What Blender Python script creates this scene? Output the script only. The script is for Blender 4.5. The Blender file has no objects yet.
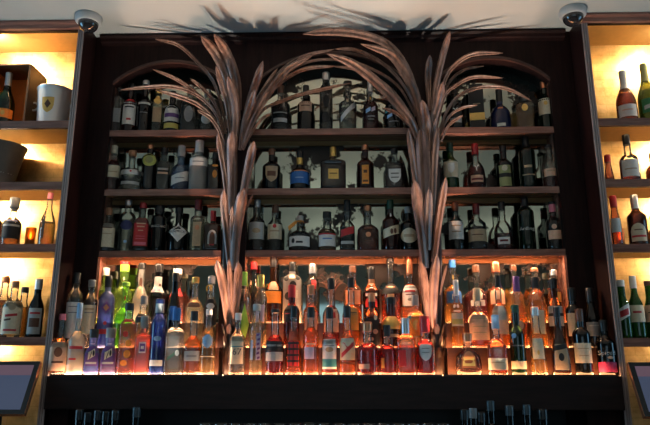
import bpy, bmesh, math, random
from mathutils import Vector, Matrix
random.seed(7)
PI = math.pi
S = bpy.context.scene
COL = S.collection
EYE = Vector((0.02, 0.0, 1.5)); F = 620.0
PITCH = math.radians(13.85); YAW = math.radians(1.4)
cam_d = bpy.data.cameras.new('camera'); cam = bpy.data.objects.new('camera', cam_d); COL.objects.link(cam)
cam_d.sensor_width = 36; cam_d.lens = F/650*36; cam_d.clip_start = .05
cam.location = EYE; cam.rotation_euler = (PI/2+PITCH, 0, YAW); S.camera = cam
CM = cam.rotation_euler.to_matrix()

def at(px, py, Y):
    """the point of the place at depth Y that the photograph shows at px, py"""
    d = CM @ Vector(((px-325)/F, (212.5-py)/F, -1))
    return EYE + d*(Y/d.y)
def scale_at(p):
    return -((CM.transposed() @ (p-EYE)).z)/F      # metres per photo pixel

# ---------------------------------------------------------------- materials
def newmat(name):
    m = bpy.data.materials.new(name); m.use_nodes = True
    m.node_tree.nodes.clear(); return m, m.node_tree
def node(nt, t, **kw):
    n = nt.nodes.new(t)
    for k, v in kw.items():
        if k in n.inputs: n.inputs[k].default_value = v
        else: setattr(n, k, v)
    return n
def link(nt, a, ao, b, bi): nt.links.new(a.outputs[ao], b.inputs[bi])
def c4(c): return (c[0], c[1], c[2], 1)
_mc = {}
def plain(name, col, rough=.5, metal=0, coat=0, var=.12, scale=40, emit=0, ecol=None):
    if name in _mc: return _mc[name]
    m, nt = newmat(name)
    o = node(nt, 'ShaderNodeOutputMaterial'); b = node(nt, 'ShaderNodeBsdfPrincipled')
    b.inputs['Roughness'].default_value = rough; b.inputs['Metallic'].default_value = metal
    b.inputs['Coat Weight'].default_value = coat
    tc = node(nt, 'ShaderNodeTexCoord'); nz = node(nt, 'ShaderNodeTexNoise', Scale=scale, Detail=3)
    link(nt, tc, 'Object', nz, 'Vector')
    mx = node(nt, 'ShaderNodeMix'); mx.data_type = 'RGBA'
    mx.inputs[6].default_value = c4([x*(1-var) for x in col]); mx.inputs[7].default_value = c4([min(1, x*(1+var)) for x in col])
    link(nt, nz, 'Fac', mx, 0); nt.links.new(mx.outputs[2], b.inputs['Base Color'])
    if emit:
        b.inputs['Emission Color'].default_value = c4(ecol or col); b.inputs['Emission Strength'].default_value = emit
    link(nt, b, 0, o, 0); _mc[name] = m; return m
def wood(name, c1, c2, rough=.3, stretch=(3, 3, 40), coat=.3, spec=.3):
    if name in _mc: return _mc[name]
    m, nt = newmat(name)
    o = node(nt, 'ShaderNodeOutputMaterial'); b = node(nt, 'ShaderNodeBsdfPrincipled', Roughness=rough)
    b.inputs['Specular IOR Level'].default_value = spec
    b.inputs['Coat Weight'].default_value = coat; b.inputs['Coat Roughness'].default_value = .15
    tc = node(nt, 'ShaderNodeTexCoord'); mp = node(nt, 'ShaderNodeMapping'); mp.inputs['Scale'].default_value = stretch
    nz = node(nt, 'ShaderNodeTexNoise', Scale=2.0, Detail=6, Roughness=.6); cr = node(nt, 'ShaderNodeValToRGB')
    cr.color_ramp.elements[0].color = c4(c1); cr.color_ramp.elements[1].color = c4(c2)
    cr.color_ramp.elements[0].position = .3; cr.color_ramp.elements[1].position = .72
    link(nt, tc, 'Object', mp, 0); link(nt, mp, 0, nz, 'Vector'); link(nt, nz, 'Fac', cr, 0); link(nt, cr, 0, b, 'Base Color')
    link(nt, b, 0, o, 0); _mc[name] = m; return m
W_DARK = wood('dark_mahogany', (.010, .004, .004), (.024, .009, .008), .45, (30, 30, 3), 0, .12)
W_LEDGE = wood('dark_ledge_wood', (.012, .005, .004), (.028, .012, .009), .45, (3, 30, 30), .0, .25)
W_SHELF = wood('red_mahogany', (.16, .06, .042), (.36, .16, .115), .26, (3, 30, 30), .4, .5)
W_ARCH = wood('arch_wood', (.035, .014, .011), (.08, .035, .027), .3, (3, 30, 30), .2)
W_TRIM = wood('trim_wood', (.30, .22, .20), (.46, .35, .32), .25, (30, 30, 3))
GLOW_RAIL = plain('underside_glow_rail', (.42, .25, .11), .36, .7, var=.35, scale=14)  # gold put in for the lamplit underside of the shelves
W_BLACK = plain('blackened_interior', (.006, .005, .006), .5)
W_FROND = wood('carved_frond_wood', (.11, .06, .044), (.34, .20, .15), .34, (18, 18, 4), .1)
W_TRUNK = wood('carved_trunk_wood', (.012, .006, .005), (.035, .016, .012), .4, (30, 30, 5))
CEIL = plain('ceiling_paint', (.40, .42, .405), .85, var=.03, scale=3)
WALL = plain('wall_paint', (.46, .44, .39), .9, var=.05, scale=3)
FLOOR = wood('floor_boards', (.05, .03, .02), (.11, .07, .045), .4, (2, 14, 2))

def gold_leaf():
    m, nt = newmat('gold_leaf')
    o = node(nt, 'ShaderNodeOutputMaterial'); b = node(nt, 'ShaderNodeBsdfPrincipled', Roughness=.36, Metallic=.95)
    tc = node(nt, 'ShaderNodeTexCoord'); nz = node(nt, 'ShaderNodeTexNoise', Scale=9, Detail=6, Roughness=.65)
    br = node(nt, 'ShaderNodeTexBrick', Scale=5.5); br.inputs['Color1'].default_value = (.89, .57, .25, 1); br.inputs['Color2'].default_value = (.82, .52, .20, 1)
    br.inputs['Mortar'].default_value = (.7, .43, .14, 1); br.inputs['Mortar Size'].default_value = .006
    mp = node(nt, 'ShaderNodeMapping'); mp.inputs['Rotation'].default_value = (PI/2, 0, 0)
    link(nt, tc, 'Object', mp, 0); link(nt, mp, 0, br, 'Vector'); link(nt, tc, 'Object', nz, 'Vector')
    cr = node(nt, 'ShaderNodeValToRGB'); cr.color_ramp.elements[0].position = .30; cr.color_ramp.elements[0].color = (.45, .36, .22, 1)
    cr.color_ramp.elements[1].position = .58; cr.color_ramp.elements[1].color = (1, 1, 1, 1)
    link(nt, nz, 'Fac', cr, 0)
    mx = node(nt, 'ShaderNodeMix'); mx.data_type = 'RGBA'; mx.blend_type = 'MULTIPLY'; mx.inputs[0].default_value = .8
    nt.links.new(br.outputs['Color'], mx.inputs[6]); nt.links.new(cr.outputs[0], mx.inputs[7])
    nt.links.new(mx.outputs[2], b.inputs['Base Color'])
    bp = node(nt, 'ShaderNodeBump', Strength=.25, Distance=.01); link(nt, nz, 'Fac', bp, 'Height'); link(nt, bp, 0, b, 'Normal')
    link(nt, b, 0, o, 0); return m
GOLD = gold_leaf()
def antique_mirror():
    m, nt = newmat('antique_mirror')
    o = node(nt, 'ShaderNodeOutputMaterial')
    g = node(nt, 'ShaderNodeBsdfPrincipled', Roughness=.05, Metallic=1.0); g.inputs['Base Color'].default_value = (.41, .44, .37, 1)
    d = node(nt, 'ShaderNodeBsdfPrincipled', Roughness=.5); d.inputs['Base Color'].default_value = (.035, .022, .016, 1)
    tc = node(nt, 'ShaderNodeTexCoord'); nz = node(nt, 'ShaderNodeTexNoise', Scale=5.2, Detail=7, Roughness=.68)
    big = node(nt, 'ShaderNodeTexNoise', Scale=1.7, Detail=1)
    ad = node(nt, 'ShaderNodeMath', operation='MULTIPLY_ADD'); ad.inputs[1].default_value = .5
    link(nt, tc, 'Object', nz, 'Vector'); link(nt, tc, 'Object', big, 'Vector'); link(nt, big, 'Fac', ad, 0); link(nt, nz, 'Fac', ad, 2)
    cr = node(nt, 'ShaderNodeValToRGB'); cr.color_ramp.elements[0].position = .815; cr.color_ramp.elements[1].position = .845
    link(nt, ad, 0, cr, 0)
    mx = node(nt, 'ShaderNodeMixShader'); link(nt, cr, 0, mx, 0); link(nt, g, 0, mx, 1); link(nt, d, 0, mx, 2); link(nt, mx, 0, o, 0)
    return m
MIRROR = antique_mirror()

def glassmat(key, tint, gl=1.0, body=0.0, bcol=None):
    """thin glass: clear passage tinted + fresnel gloss (+ a share of opaque glaze for dark glass)"""
    k = 'glass_'+key
    if k in _mc: return _mc[k]
    m, nt = newmat(k)
    o = node(nt, 'ShaderNodeOutputMaterial'); t = node(nt, 'ShaderNodeBsdfTransparent'); t.inputs[0].default_value = c4(tint)
    d = node(nt, 'ShaderNodeBsdfDiffuse'); d.inputs[0].default_value = c4(bcol or tint)
    tl = node(nt, 'ShaderNodeBsdfTranslucent'); tl.inputs[0].default_value = c4(bcol or tint)
    dm = node(nt, 'ShaderNodeMixShader'); dm.inputs[0].default_value = .5; link(nt, d, 0, dm, 1); link(nt, tl, 0, dm, 2)
    g = node(nt, 'ShaderNodeBsdfGlossy', Roughness=.03); g.inputs[0].default_value = (1, 1, 1, 1)
    f = node(nt, 'ShaderNodeFresnel', IOR=1.5)
    m1 = node(nt, 'ShaderNodeMixShader'); m1.inputs[0].default_value = body; link(nt, t, 0, m1, 1); link(nt, dm, 0, m1, 2)
    m2 = node(nt, 'ShaderNodeMixShader'); link(nt, f, 0, m2, 0); link(nt, m1, 0, m2, 1); link(nt, g, 0, m2, 2); link(nt, m2, 0, o, 0)
    _mc[k] = m; return m
def liquidmat(key, col, haze=.3):
    k = 'liquid_'+key
    if k in _mc: return _mc[k]
    m, nt = newmat(k)
    o = node(nt, 'ShaderNodeOutputMaterial')
    root = [math.sqrt(x) for x in col]
    r = node(nt, 'ShaderNodeBsdfRefraction', IOR=1.3, Roughness=.03); r.inputs[0].default_value = c4(root)
    t = node(nt, 'ShaderNodeBsdfTransparent'); t.inputs[0].default_value = c4(root)
    tl = node(nt, 'ShaderNodeBsdfTranslucent'); tl.inputs[0].default_value = c4(col)
    df = node(nt, 'ShaderNodeBsdfDiffuse'); df.inputs[0].default_value = c4(col)
    h = node(nt, 'ShaderNodeMixShader'); h.inputs[0].default_value = .35; link(nt, tl, 0, h, 1); link(nt, df, 0, h, 2)
    a = node(nt, 'ShaderNodeMixShader'); a.inputs[0].default_value = .35; link(nt, r, 0, a, 1); link(nt, t, 0, a, 2)
    b = node(nt, 'ShaderNodeMixShader'); b.inputs[0].default_value = haze; link(nt, a, 0, b, 1); link(nt, h, 0, b, 2)
    link(nt, b, 0, o, 0); _mc[k] = m; return m
GL = {  # tint, opaque share, body colour
 'clear': ((.93, .94, .92), .05, (.8, .8, .76)), 'frosted': ((.9, .9, .88), .5, (.85, .82, .78)), 'smoke': ((.5, .52, .52), .08, (.2, .22, .22)),
 'green': ((.10, .30, .07), .3, (.05, .26, .03)), 'lime': ((.55, .85, .25), .3, (.45, .8, .12)), 'darkgreen': ((.02, .05, .025), .6, (.008, .03, .014)),
 'black': ((.01, .01, .01), .85, (.006, .006, .007)), 'brown': ((.2, .07, .025), .4, (.09, .03, .012)), 'blue': ((.14, .2, .6), .4, (.06, .12, .5)),
 'violet': ((.5, .5, .85), .45, (.32, .34, .68)), 'paleblue': ((.5, .6, .78), .25, (.4, .5, .68)), 'rose': ((.9, .55, .35), .25, (.85, .45, .25)),
 'olive': ((.5, .55, .12), .3, (.4, .45, .06)), 'navy': ((.02, .03, .14), .8, (.012, .025, .13)), 'darkred': ((.16, .02, .015), .5, (.10, .012, .008)),
 'pinkglass': ((.95, .6, .5), .3, (.95, .45, .38))}
LQ = {'clear': (.93, .9, .84), 'amber': (.85, .34, .07), 'orange': (.95, .42, .12), 'gold': (.95, .68, .28), 'red': (.50, .04, .03), 'brown': (.28, .07, .025),
 'dark': (.07, .018, .012), 'pink': (.97, .38, .30), 'copper': (.72, .20, .08), 'green': (.5, .85, .2), 'pale': (.95, .85, .62), 'blue': (.25, .35, .8), 'honey': (.9, .5, .14)}
PC = {'white': (.82, .80, .76), 'cream': (.74, .64, .46), 'black': (.012, .012, .013), 'red': (.55, .03, .035), 'dark red': (.16, .015, .02), 'gold': (.75, .48, .14),
 'silver': (.62, .62, .62), 'copper': (.62, .27, .14), 'cork': (.42, .2, .1), 'blue': (.03, .16, .5), 'pale blue': (.3, .5, .75), 'green': (.03, .2, .07), 'dark green': (.01, .06, .035),
 'orange': (.85, .32, .05), 'yellow': (.75, .62, .16), 'grey': (.28, .28, .28), 'pale grey': (.5, .5, .48), 'peach': (.75, .45, .3), 'tan': (.5, .36, .22), 'pink': (.8, .22, .3),
 'magenta': (.5, .03, .12), 'purple': (.14, .06, .25), 'brown': (.13, .05, .025), 'teal': (.04, .28, .33), 'lime': (.4, .75, .1), 'navy': (.02, .03, .12), 'lavender': (.55, .5, .68),
 'yellow-green': (.55, .6, .16), 'olive': (.36, .38, .16), 'slate': (.05, .065, .075)}
def glass(k): t, b, c = GL[k]; return glassmat(k, t, 1, b, c)
def liquid(k): return liquidmat(k, LQ[k], .34 if k in ('dark', 'brown') else .10 if k == 'clear' else .22 if k in ('pale', 'gold') else .30)
def paper(k):
    met = k in ('gold', 'silver', 'copper')
    return plain('print_'+k.replace(' ', '_').replace('-', '_'), PC[k], .38 if met else .6, .6 if met else 0, var=.16, scale=110)
def capmat(k):
    met = k in ('gold', 'silver', 'copper')
    return plain('cap_'+k.replace(' ', '_').replace('-', '_'), PC[k], .3, .8 if met else 0, var=.08)

# ---------------------------------------------------------------- mesh helpers
class MB:
    def __init__(s): s.v = []; s.f = []
    def box(s, a, b):
        x0, y0, z0 = a; x1, y1, z1 = b; n = len(s.v)
        s.v += [(x0,y0,z0),(x1,y0,z0),(x1,y1,z0),(x0,y1,z0),(x0,y0,z1),(x1,y0,z1),(x1,y1,z1),(x0,y1,z1)]
        s.f += [tuple(n+i for i in q) for q in ((0,3,2,1),(4,5,6,7),(0,1,5,4),(1,2,6,5),(2,3,7,6),(3,0,4,7))]
        return s
    def grid(s, rows, closed=False):
        n = len(s.v); w = len(rows[0])
        for r in rows: s.v += [tuple(p) for p in r]
        for i in range(len(rows)-1):
            for j in range(w if closed else w-1):
                k = (j+1) % w
                s.f.append((n+i*w+j, n+i*w+k, n+(i+1)*w+k, n+(i+1)*w+j))
        return s
    def fan(s, ring, flip=False):
        n = len(s.v); s.v += [tuple(p) for p in ring]
        q = tuple(range(n, n+len(ring))); s.f.append(q[::-1] if flip else q); return s
    def tube(s, rows, cap=True):
        s.grid(rows, True)
        if cap: s.fan(rows[0], True); s.fan(rows[-1])
        return s
    def lathe(s, prof, seg=24, n=2.0, dr=1.0, axis=(0, 0, 0), cap=True):
        rows = [[(axis[0]+r*sx(a, n), axis[1]+r*dr*sy(a, n), axis[2]+z) for a in [2*PI*k/seg for k in range(seg)]] for z, r in prof]
        return s.tube(rows, cap)
    def build(s, name, mat, parent=None, smooth=True, bevel=0, loc=None, weld=True):
        me = bpy.data.meshes.new(name); me.from_pydata(s.v, [], s.f)
        bm = bmesh.new(); bm.from_mesh(me)
        if weld: bmesh.ops.remove_doubles(bm, verts=bm.verts, dist=1e-6)
        bmesh.ops.recalc_face_normals(bm, faces=bm.faces)
        bm.to_mesh(me); bm.free()
        for m in (mat if isinstance(mat, (list, tuple)) else [mat]): me.materials.append(m)
        o = bpy.data.objects.new(name, me); COL.objects.link(o)
        if parent is not None: o.parent = parent
        if loc is not None: o.location = loc
        if bevel:
            bv = o.modifiers.new('soft_edge', 'BEVEL'); bv.width = bevel; bv.segments = 2; bv.limit_method = 'ANGLE'
        if smooth:
            for p in me.polygons: p.use_smooth = True
            try: me.set_sharp_from_angle(angle=math.radians(38))
            except Exception: pass
        return o
def sx(a, n):
    c = math.cos(a); return math.copysign(abs(c)**(2/n), c)
def sy(a, n):
    c = math.sin(a); return math.copysign(abs(c)**(2/n), c)
def empty(name, loc, label, cat, group=None, rz=0):
    o = bpy.data.objects.new(name, None); COL.objects.link(o); o.location = loc; o.rotation_euler = (0, 0, rz); o.empty_display_size = .05
    return tag(o, label, cat, group)
def tag(o, label, cat, group=None):
    o['label'] = label; o['category'] = cat
    if group: o['group'] = group
    return o
def struct(o): o['kind'] = 'structure'; return o

# ---------------------------------------------------------------- levels (read off the photograph at true depths)
YF = 2.81          # cabinet face
YM = 2.936         # mirrors
YC = 2.67          # side cabinet fronts
YB = 2.93          # gold backs of the side cabinets
YL = 2.645         # front of the bottle ledge
ZC = (at(110, 36.5, YF).z+at(560, 30.5, YF).z)/2-.003    # ceiling
ZL = at(335, 376, YL).z            # ledge top
ZLb = at(335, 410, YL).z           # ledge underside
ZW = 1.045                         # lower worktop
XL = at(46.5, 376, YL).x; XR = at(622, 376, YL).x
def zof(y, Y, px=335): return at(px, y, Y).z
SH = [zof(128.5, YF+.005), zof(188, YF+.005), zof(250, YF+.005)]     # shelf tops
XB = [(at(104, 190, YF).x, at(221, 255, YF).x), (at(245, 255, YF).x, at(420, 255, YF).x), (at(442, 255, YF).x, at(560, 190, YF).x)]
ARCH = [(zof(84, YF, 170), zof(63, YF, 170)), (zof(88, YF), zof(54, YF)), (zof(81, YF, 500), zof(59, YF, 500))]

# ---------------------------------------------------------------- the room
def slab(name, a, b, m): return struct(MB().box(a, b).build(name, m, smooth=False))
slab('floor', (-4.2, -4.4, -.1), (4.2, 3.3, 0), FLOOR)
slab('ceiling', (-4.2, -4.4, ZC), (4.2, 3.3, ZC+.1), CEIL)
slab('wall_back', (-4.2, 3.2, 0), (4.2, 3.3, ZC), WALL)
slab('wall_front', (-4.2, -4.4, 0), (4.2, -4.3, ZC), WALL)
slab('wall_left', (-4.3, -4.4, 0), (-4.2, 3.3, ZC), WALL)
slab('wall_right', (4.2, -4.4, 0), (4.3, 3.3, ZC), WALL)

def area(name, loc, rot, sx_, sy_, power, col, spread=180):
    l = bpy.data.lights.new(name, 'AREA'); l.shape = 'RECTANGLE'; l.size = sx_; l.size_y = sy_; l.energy = power; l.color = col; l.spread = math.radians(spread)
    o = bpy.data.objects.new(name, l); COL.objects.link(o); o.location = loc; o.rotation_euler = rot; return o
# ---------------------------------------------------------------- the back bar
bar = empty('back_bar_cabinet', (0, YM, 0), 'dark mahogany back bar cabinet with three arched mirrored bays of shelves', 'cabinet')
def child(o, p):                       # parent while keeping the place
    o.parent = p; o.matrix_parent_inverse = Matrix.Translation(-Vector(p.location)); return o
def barpart(mb, name, m, **k): return child(mb.build(name, m, None, **k), bar)
ff = MB(); T = .03
def pbox(x0, x1, z0, z1, y0=YF, y1=YF+T): ff.box((x0, y0, z0), (x1, y1, z1))
ztop = ZC-.002
pbox(XL-.0, XB[0][0], ZL, ztop); pbox(XB[2][1], XR, ZL, ztop)
pbox(XB[0][1], XB[1][0], ZL, ztop); pbox(XB[1][1], XB[2][0], ZL, ztop)
def archz(i, t):                        # t -1..1 over the bay
    z0, z1 = ARCH[i]; h = z1-z0; hw = (XB[i][1]-XB[i][0])/2
    R = (hw*hw+h*h)/(2*h); return z1-R+math.sqrt(max(0, R*R-(t*hw)**2))
NA = 24
for i, (x0, x1) in enumerate(XB):
    for k in range(NA):
        ta, tb = -1+2*k/NA, -1+2*(k+1)/NA
        xa, xb = x0+(x1-x0)*k/NA, x0+(x1-x0)*(k+1)/NA
        za, zb = archz(i, ta), archz(i, tb); n = len(ff.v)
        ff.v += [(xa, YF, za), (xb, YF, zb), (xb, YF, ztop), (xa, YF, ztop), (xa, YM, za), (xb, YM, zb), (xb, YM, ztop), (xa, YM, ztop)]
        ff.f += [(n, n+1, n+2, n+3), (n, n+4, n+5, n+1)]
barpart(ff, 'face_frame', W_DARK, smooth=False)
for i, (x0, x1) in enumerate(XB):      # arch mouldings, side cheeks, mirrors, shelves
    pr = []
    for k in range(NA+1):
        t = -1+2*k/NA; x = x0+(x1-x0)*k/NA; z = archz(i, t)
        pr.append([(x, YF-.010, z-.002), (x, YF-.010, z+.013), (x, YF+.004, z+.016), (x, YF+.004, z-.002)])
    mbp = MB(); mbp.tube(pr); barpart(mbp, 'arch_moulding', W_ARCH, smooth=False)
    for a, t in ((x0-.012, -1), (x1, 1)):
        barpart(MB().box((a, YF+T-.002, ZL), (a+.012, YM, archz(i, t)+.02)), 'side_cheek', W_SHELF, smooth=False)
    mm = MB().box((x0-.01, YM, ZL), (x1+.01, YM+.012, ARCH[i][1]+.02)); barpart(mm, 'mirror', MIRROR, smooth=False)
    for z in SH:
        sh = MB().box((x0+.001, YF+.004, z-.024), (x1-.001, YM-.002, z)); sh.box((x0+.001, YF+.004, z-.031), (x1-.001, YF+.010, z-.023)); barpart(sh, 'shelf', W_SHELF, smooth=False)
        barpart(MB().box((x0+.001, YM-.012, z-.047), (x1-.001, YM-.002, z-.0245)), 'underside_glow_rail', GLOW_RAIL, smooth=False)  # added rail standing in for the lit shelf underside
for (x0, x1), pw in zip(XB, (3, 3.2, 3.2)):     # strip lamps behind the lip of the lowest shelf
    area('shelf_strip', ((x0+x1)/2, YF+.018, SH[2]-.0255), (math.radians(-12), 0, 0), x1-x0-.04, .010, pw, (1, .66, .40))
cm = MB()
prof = [(0, 0), (-.030, 0), (-.034, -.012), (-.022, -.020), (-.018, -.034), (-.008, -.038), (0, -.05)]
cm.tube([[(x, YF+dy, ztop+dz) for dy, dz in prof] for x in (XL+.03, XR-.03)])
barpart(cm, 'crown_moulding', W_DARK, smooth=False)
lm = MB().box((XL, YL, ZLb), (XR, YM+.04, ZL)); barpart(lm, 'bottle_ledge', W_LEDGE, smooth=False, bevel=.003)
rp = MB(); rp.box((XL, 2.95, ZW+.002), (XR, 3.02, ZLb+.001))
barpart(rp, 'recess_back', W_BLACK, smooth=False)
xl2, xr2 = at(70, 415, 2.72).x, at(585, 415, 2.72).x
for a, b in ((XL, xl2), (xr2, XR)):
    barpart(MB().box((a, 2.70, ZW+.002), (b, 2.949, ZLb+.001)), 'recess_cheek', W_DARK, smooth=False)
tag(MB().box((XL, 2.0, ZW-.04), (XR, 3.07, ZW)).build('worktop', plain('worktop_stone', (.01, .01, .011), .3), smooth=False, bevel=.003),
    'black lower worktop that wine bottles stand on under the bottle ledge', 'worktop')
bb = MB().box((XL, 2.1, 0), (XR, 3.07, ZW-.041)).build('base_cabinet', W_DARK, smooth=False)
tag(bb, 'dark wooden base cabinet carrying the black lower worktop', 'cabinet')

# ---------------------------------------------------------------- side cabinets with gold backs
LED_W = (1.0, .62, .30)
NICHE = {}
SOF = plain('gold_soffit', (.75, .48, .18), .4, .6)
def display(side, xin, ytops, ztrim, label):
    s = -1 if side == 'left' else 1
    xo = xin+s*.70
    root = empty('display_cabinet', (xin+s*.33, YB, 0), label, 'cabinet')
    def part(mb, name, m, **k): return child(mb.build(name, m, None, **k), root)
    def bx(xa, xb, y0, y1, z0, z1): return MB().box((min(xa, xb), y0, z0), (max(xa, xb), y1, z1))
    part(bx(xin, xin+s*.030, YC, YB+.06, 0, ztop), 'side_panel', W_DARK, smooth=False)
    part(bx(xo, xo-s*.022, YC, YB+.06, 0, ztop), 'side_panel', W_DARK, smooth=False)
    tr = MB()                                  # reeded bright edge of the stile
    for k in range(3):
        xa = xin+s*(.001+.0098*k); xb = xa+s*.0072
        tr.box((min(xa, xb), YC-.006, ZLb-.2), (max(xa, xb), YC, ztrim))
    part(tr, 'edge_trim', W_TRIM, smooth=False)
    hd = bx(xin+s*.030, xo-s*.022, YC+.022, YB+.015, ztop-.012, ztop); a_, b_ = sorted((xin+s*.030, xo-s*.022)); hd.box((a_, YC, ztrim), (b_, YC+.022, ztop))
    part(hd, 'header', W_DARK, smooth=False)
    hp = [(-.0, .04), (-.028, .04), (-.028, .03), (-.016, .022), (-.014, .004), (0, 0)]
    hm = MB(); hm.tube([[(x, YC+dy, ztop-.04+dz) for dy, dz in hp] for x in sorted((xin-s*.004, xo))])
    part(hm, 'top_moulding', W_SHELF, smooth=False)
    part(bx(xin+s*.030, xo-s*.022, YB, YB+.015, .6, ztop-.012), 'gold_back', GOLD, smooth=False)
    zs = []
    for yt in ytops:
        z = zof(yt, YC+.005, 20 if s < 0 else 632); zs.append(z)
        a_, b_ = sorted((xin+s*.0302, xo-s*.0225)); sm = MB().box((a_, YC+.022, z-.018), (b_, YB-.001, z)); sm.box((a_, YC+.004, z-.036), (b_, YC+.022, z))
        part(sm, 'shelf', W_SHELF, smooth=False)
        part(MB().box((a_, YC+.022, z-.0195), (b_, YB-.001, z-.0182)), 'gold_soffit', SOF, smooth=False)
    zb = ZW
    part(bx(xin+s*.0302, xo-s*.0225, YC-.02, YB-.001, zb-.04, zb), 'counter_shelf', W_SHELF, smooth=False)
    part(bx(xin+s*.0302, xo-s*.0225, YC+.01, YB-.001, 0, zb-.041), 'base_panel', W_DARK, smooth=False)
    tops = [ztrim]+[z-.036 for z in zs]
    xs = at(3, 100, 2.9).x if s < 0 else at(670, 120, 2.9).x
    for k, zt in enumerate(tops):              # lamp under each shelf, close to the back
        P = (6, 2.8, 2.8, 3, 1.4)[k]*(1.5 if s < 0 else .75); zt = min(zt, ztop-.05)
        area('niche_lamp', (xs, YC+.034, zt+.014), (math.radians(58), 0, 0), .02, .012, P, (1, .80, .56))
        area('niche_strip', (xin+s*.33, YC+.030, zt+.014), (math.radians(50), 0, 0), .56, .010, P*.10, (1, .66, .36))
    a_, b_ = sorted((xin+s*.0302, xo-s*.0225))
    part(MB().box((a_, YC+.0225, ztop-.014), (b_, YB-.0005, ztop-.0122)), 'gold_soffit', SOF, smooth=False)
    NICHE[side] = zs
XLi = XL-.001; XRi = XR+.001
display('left', XLi, (121, 182, 244, 337), zof(31, YC, 40), 'gold backed display cabinet with champagne bottle box and two buckets, left of the bar')
display('right', XRi, (118, 179, 244, 338), zof(23, YC, 615), 'gold backed display cabinet with champagne and green bottles, right of the bar')

# ---------------------------------------------------------------- lit bottle risers
def glow(name, col, e, base=(.8, .6, .4)):
    if name in _mc: return _mc[name]
    m, nt = newmat(name); o = node(nt, 'ShaderNodeOutputMaterial'); b = node(nt, 'ShaderNodeBsdfPrincipled', Roughness=.35)
    b.inputs['Base Color'].default_value = c4(base); b.inputs['Emission Color'].default_value = c4(col); b.inputs['Emission Strength'].default_value = e
    link(nt, b, 0, o, 0); _mc[name] = m; return m
Z1 = ZL+.115; Z2 = ZL+.225
Y1, Y2, Y3 = 2.698, 2.777, 2.880
XT = [at(229, 350, 2.775).x, at(437, 350, 2.775).x]
RX = [(XL+.012, XT[0]-.04, XB[0]), (XT[0]+.04, XT[1]-.04, XB[1]), (XT[1]+.04, XR-.012, XB[2])]
RL = ['glowing amber stepped bottle riser under the bottles at the left of the ledge', 'glowing amber stepped bottle riser under the bottles at the middle of the ledge', 'glowing amber stepped bottle riser under the bottles at the right of the ledge']
RI = 0
for (x0, x1, (b0, b1)), lb in zip(RX, RL):
    g = 'lit bottle risers on the ledge'
    r = empty('bottle_riser', ((x0+x1)/2, Y2, ZL), lb, 'display riser', g)
    ac = wood('riser_wood', (.05, .02, .012), (.10, .04, .022), .3, (3, 30, 30), .2)
    def step(y0, y1, z, xa, xb):
        m = MB().box((xa, y0+.004, ZL), (xb, y1, z-.005)); m.box((xa, y0, ZL), (xb, y0+.004, z+.002)); m.box((xa-.003, y0, ZL), (xa, y1, z+.002)); m.box((xb, y0, ZL), (xb+.003, y1, z+.002))
        child(m.build('step', ac, smooth=False), r)
    step(2.737, 2.808, Z1, x0, x1); step(2.812, 2.932, Z2, b0+.004, b1-.004)
    lt = glow('led_panel_'+('pale', 'amber', 'gold')[RI], ((1, .58, .34), (1, .40, .17), (1, .46, .18))[RI], (30, 33, 31)[RI]); RI += 1
    fa, fb = (x0, XT[0]-.0005) if RI == 1 else (XT[0]+.0005, XT[1]-.0005) if RI == 2 else (XT[1]+.0005, x1)
    child(MB().box((fa, 2.648, ZL), (fb, 2.651, ZL+.0060)).build('lip', ac, smooth=False), r)
    for a, b, ya, yb, z in ((fa, fb, 2.652, 2.722, ZL+.004), (x0, x1, 2.7415, 2.808, Z1), (b0+.006, b1-.006, 2.8165, 2.932, Z2)):
        child(MB().box((a, ya, z-.004), (b, yb, z)).build('light_panel', lt, smooth=False), r)
ZROW = {1: ZL+.004, 2: Z1, 3: Z2}

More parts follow.
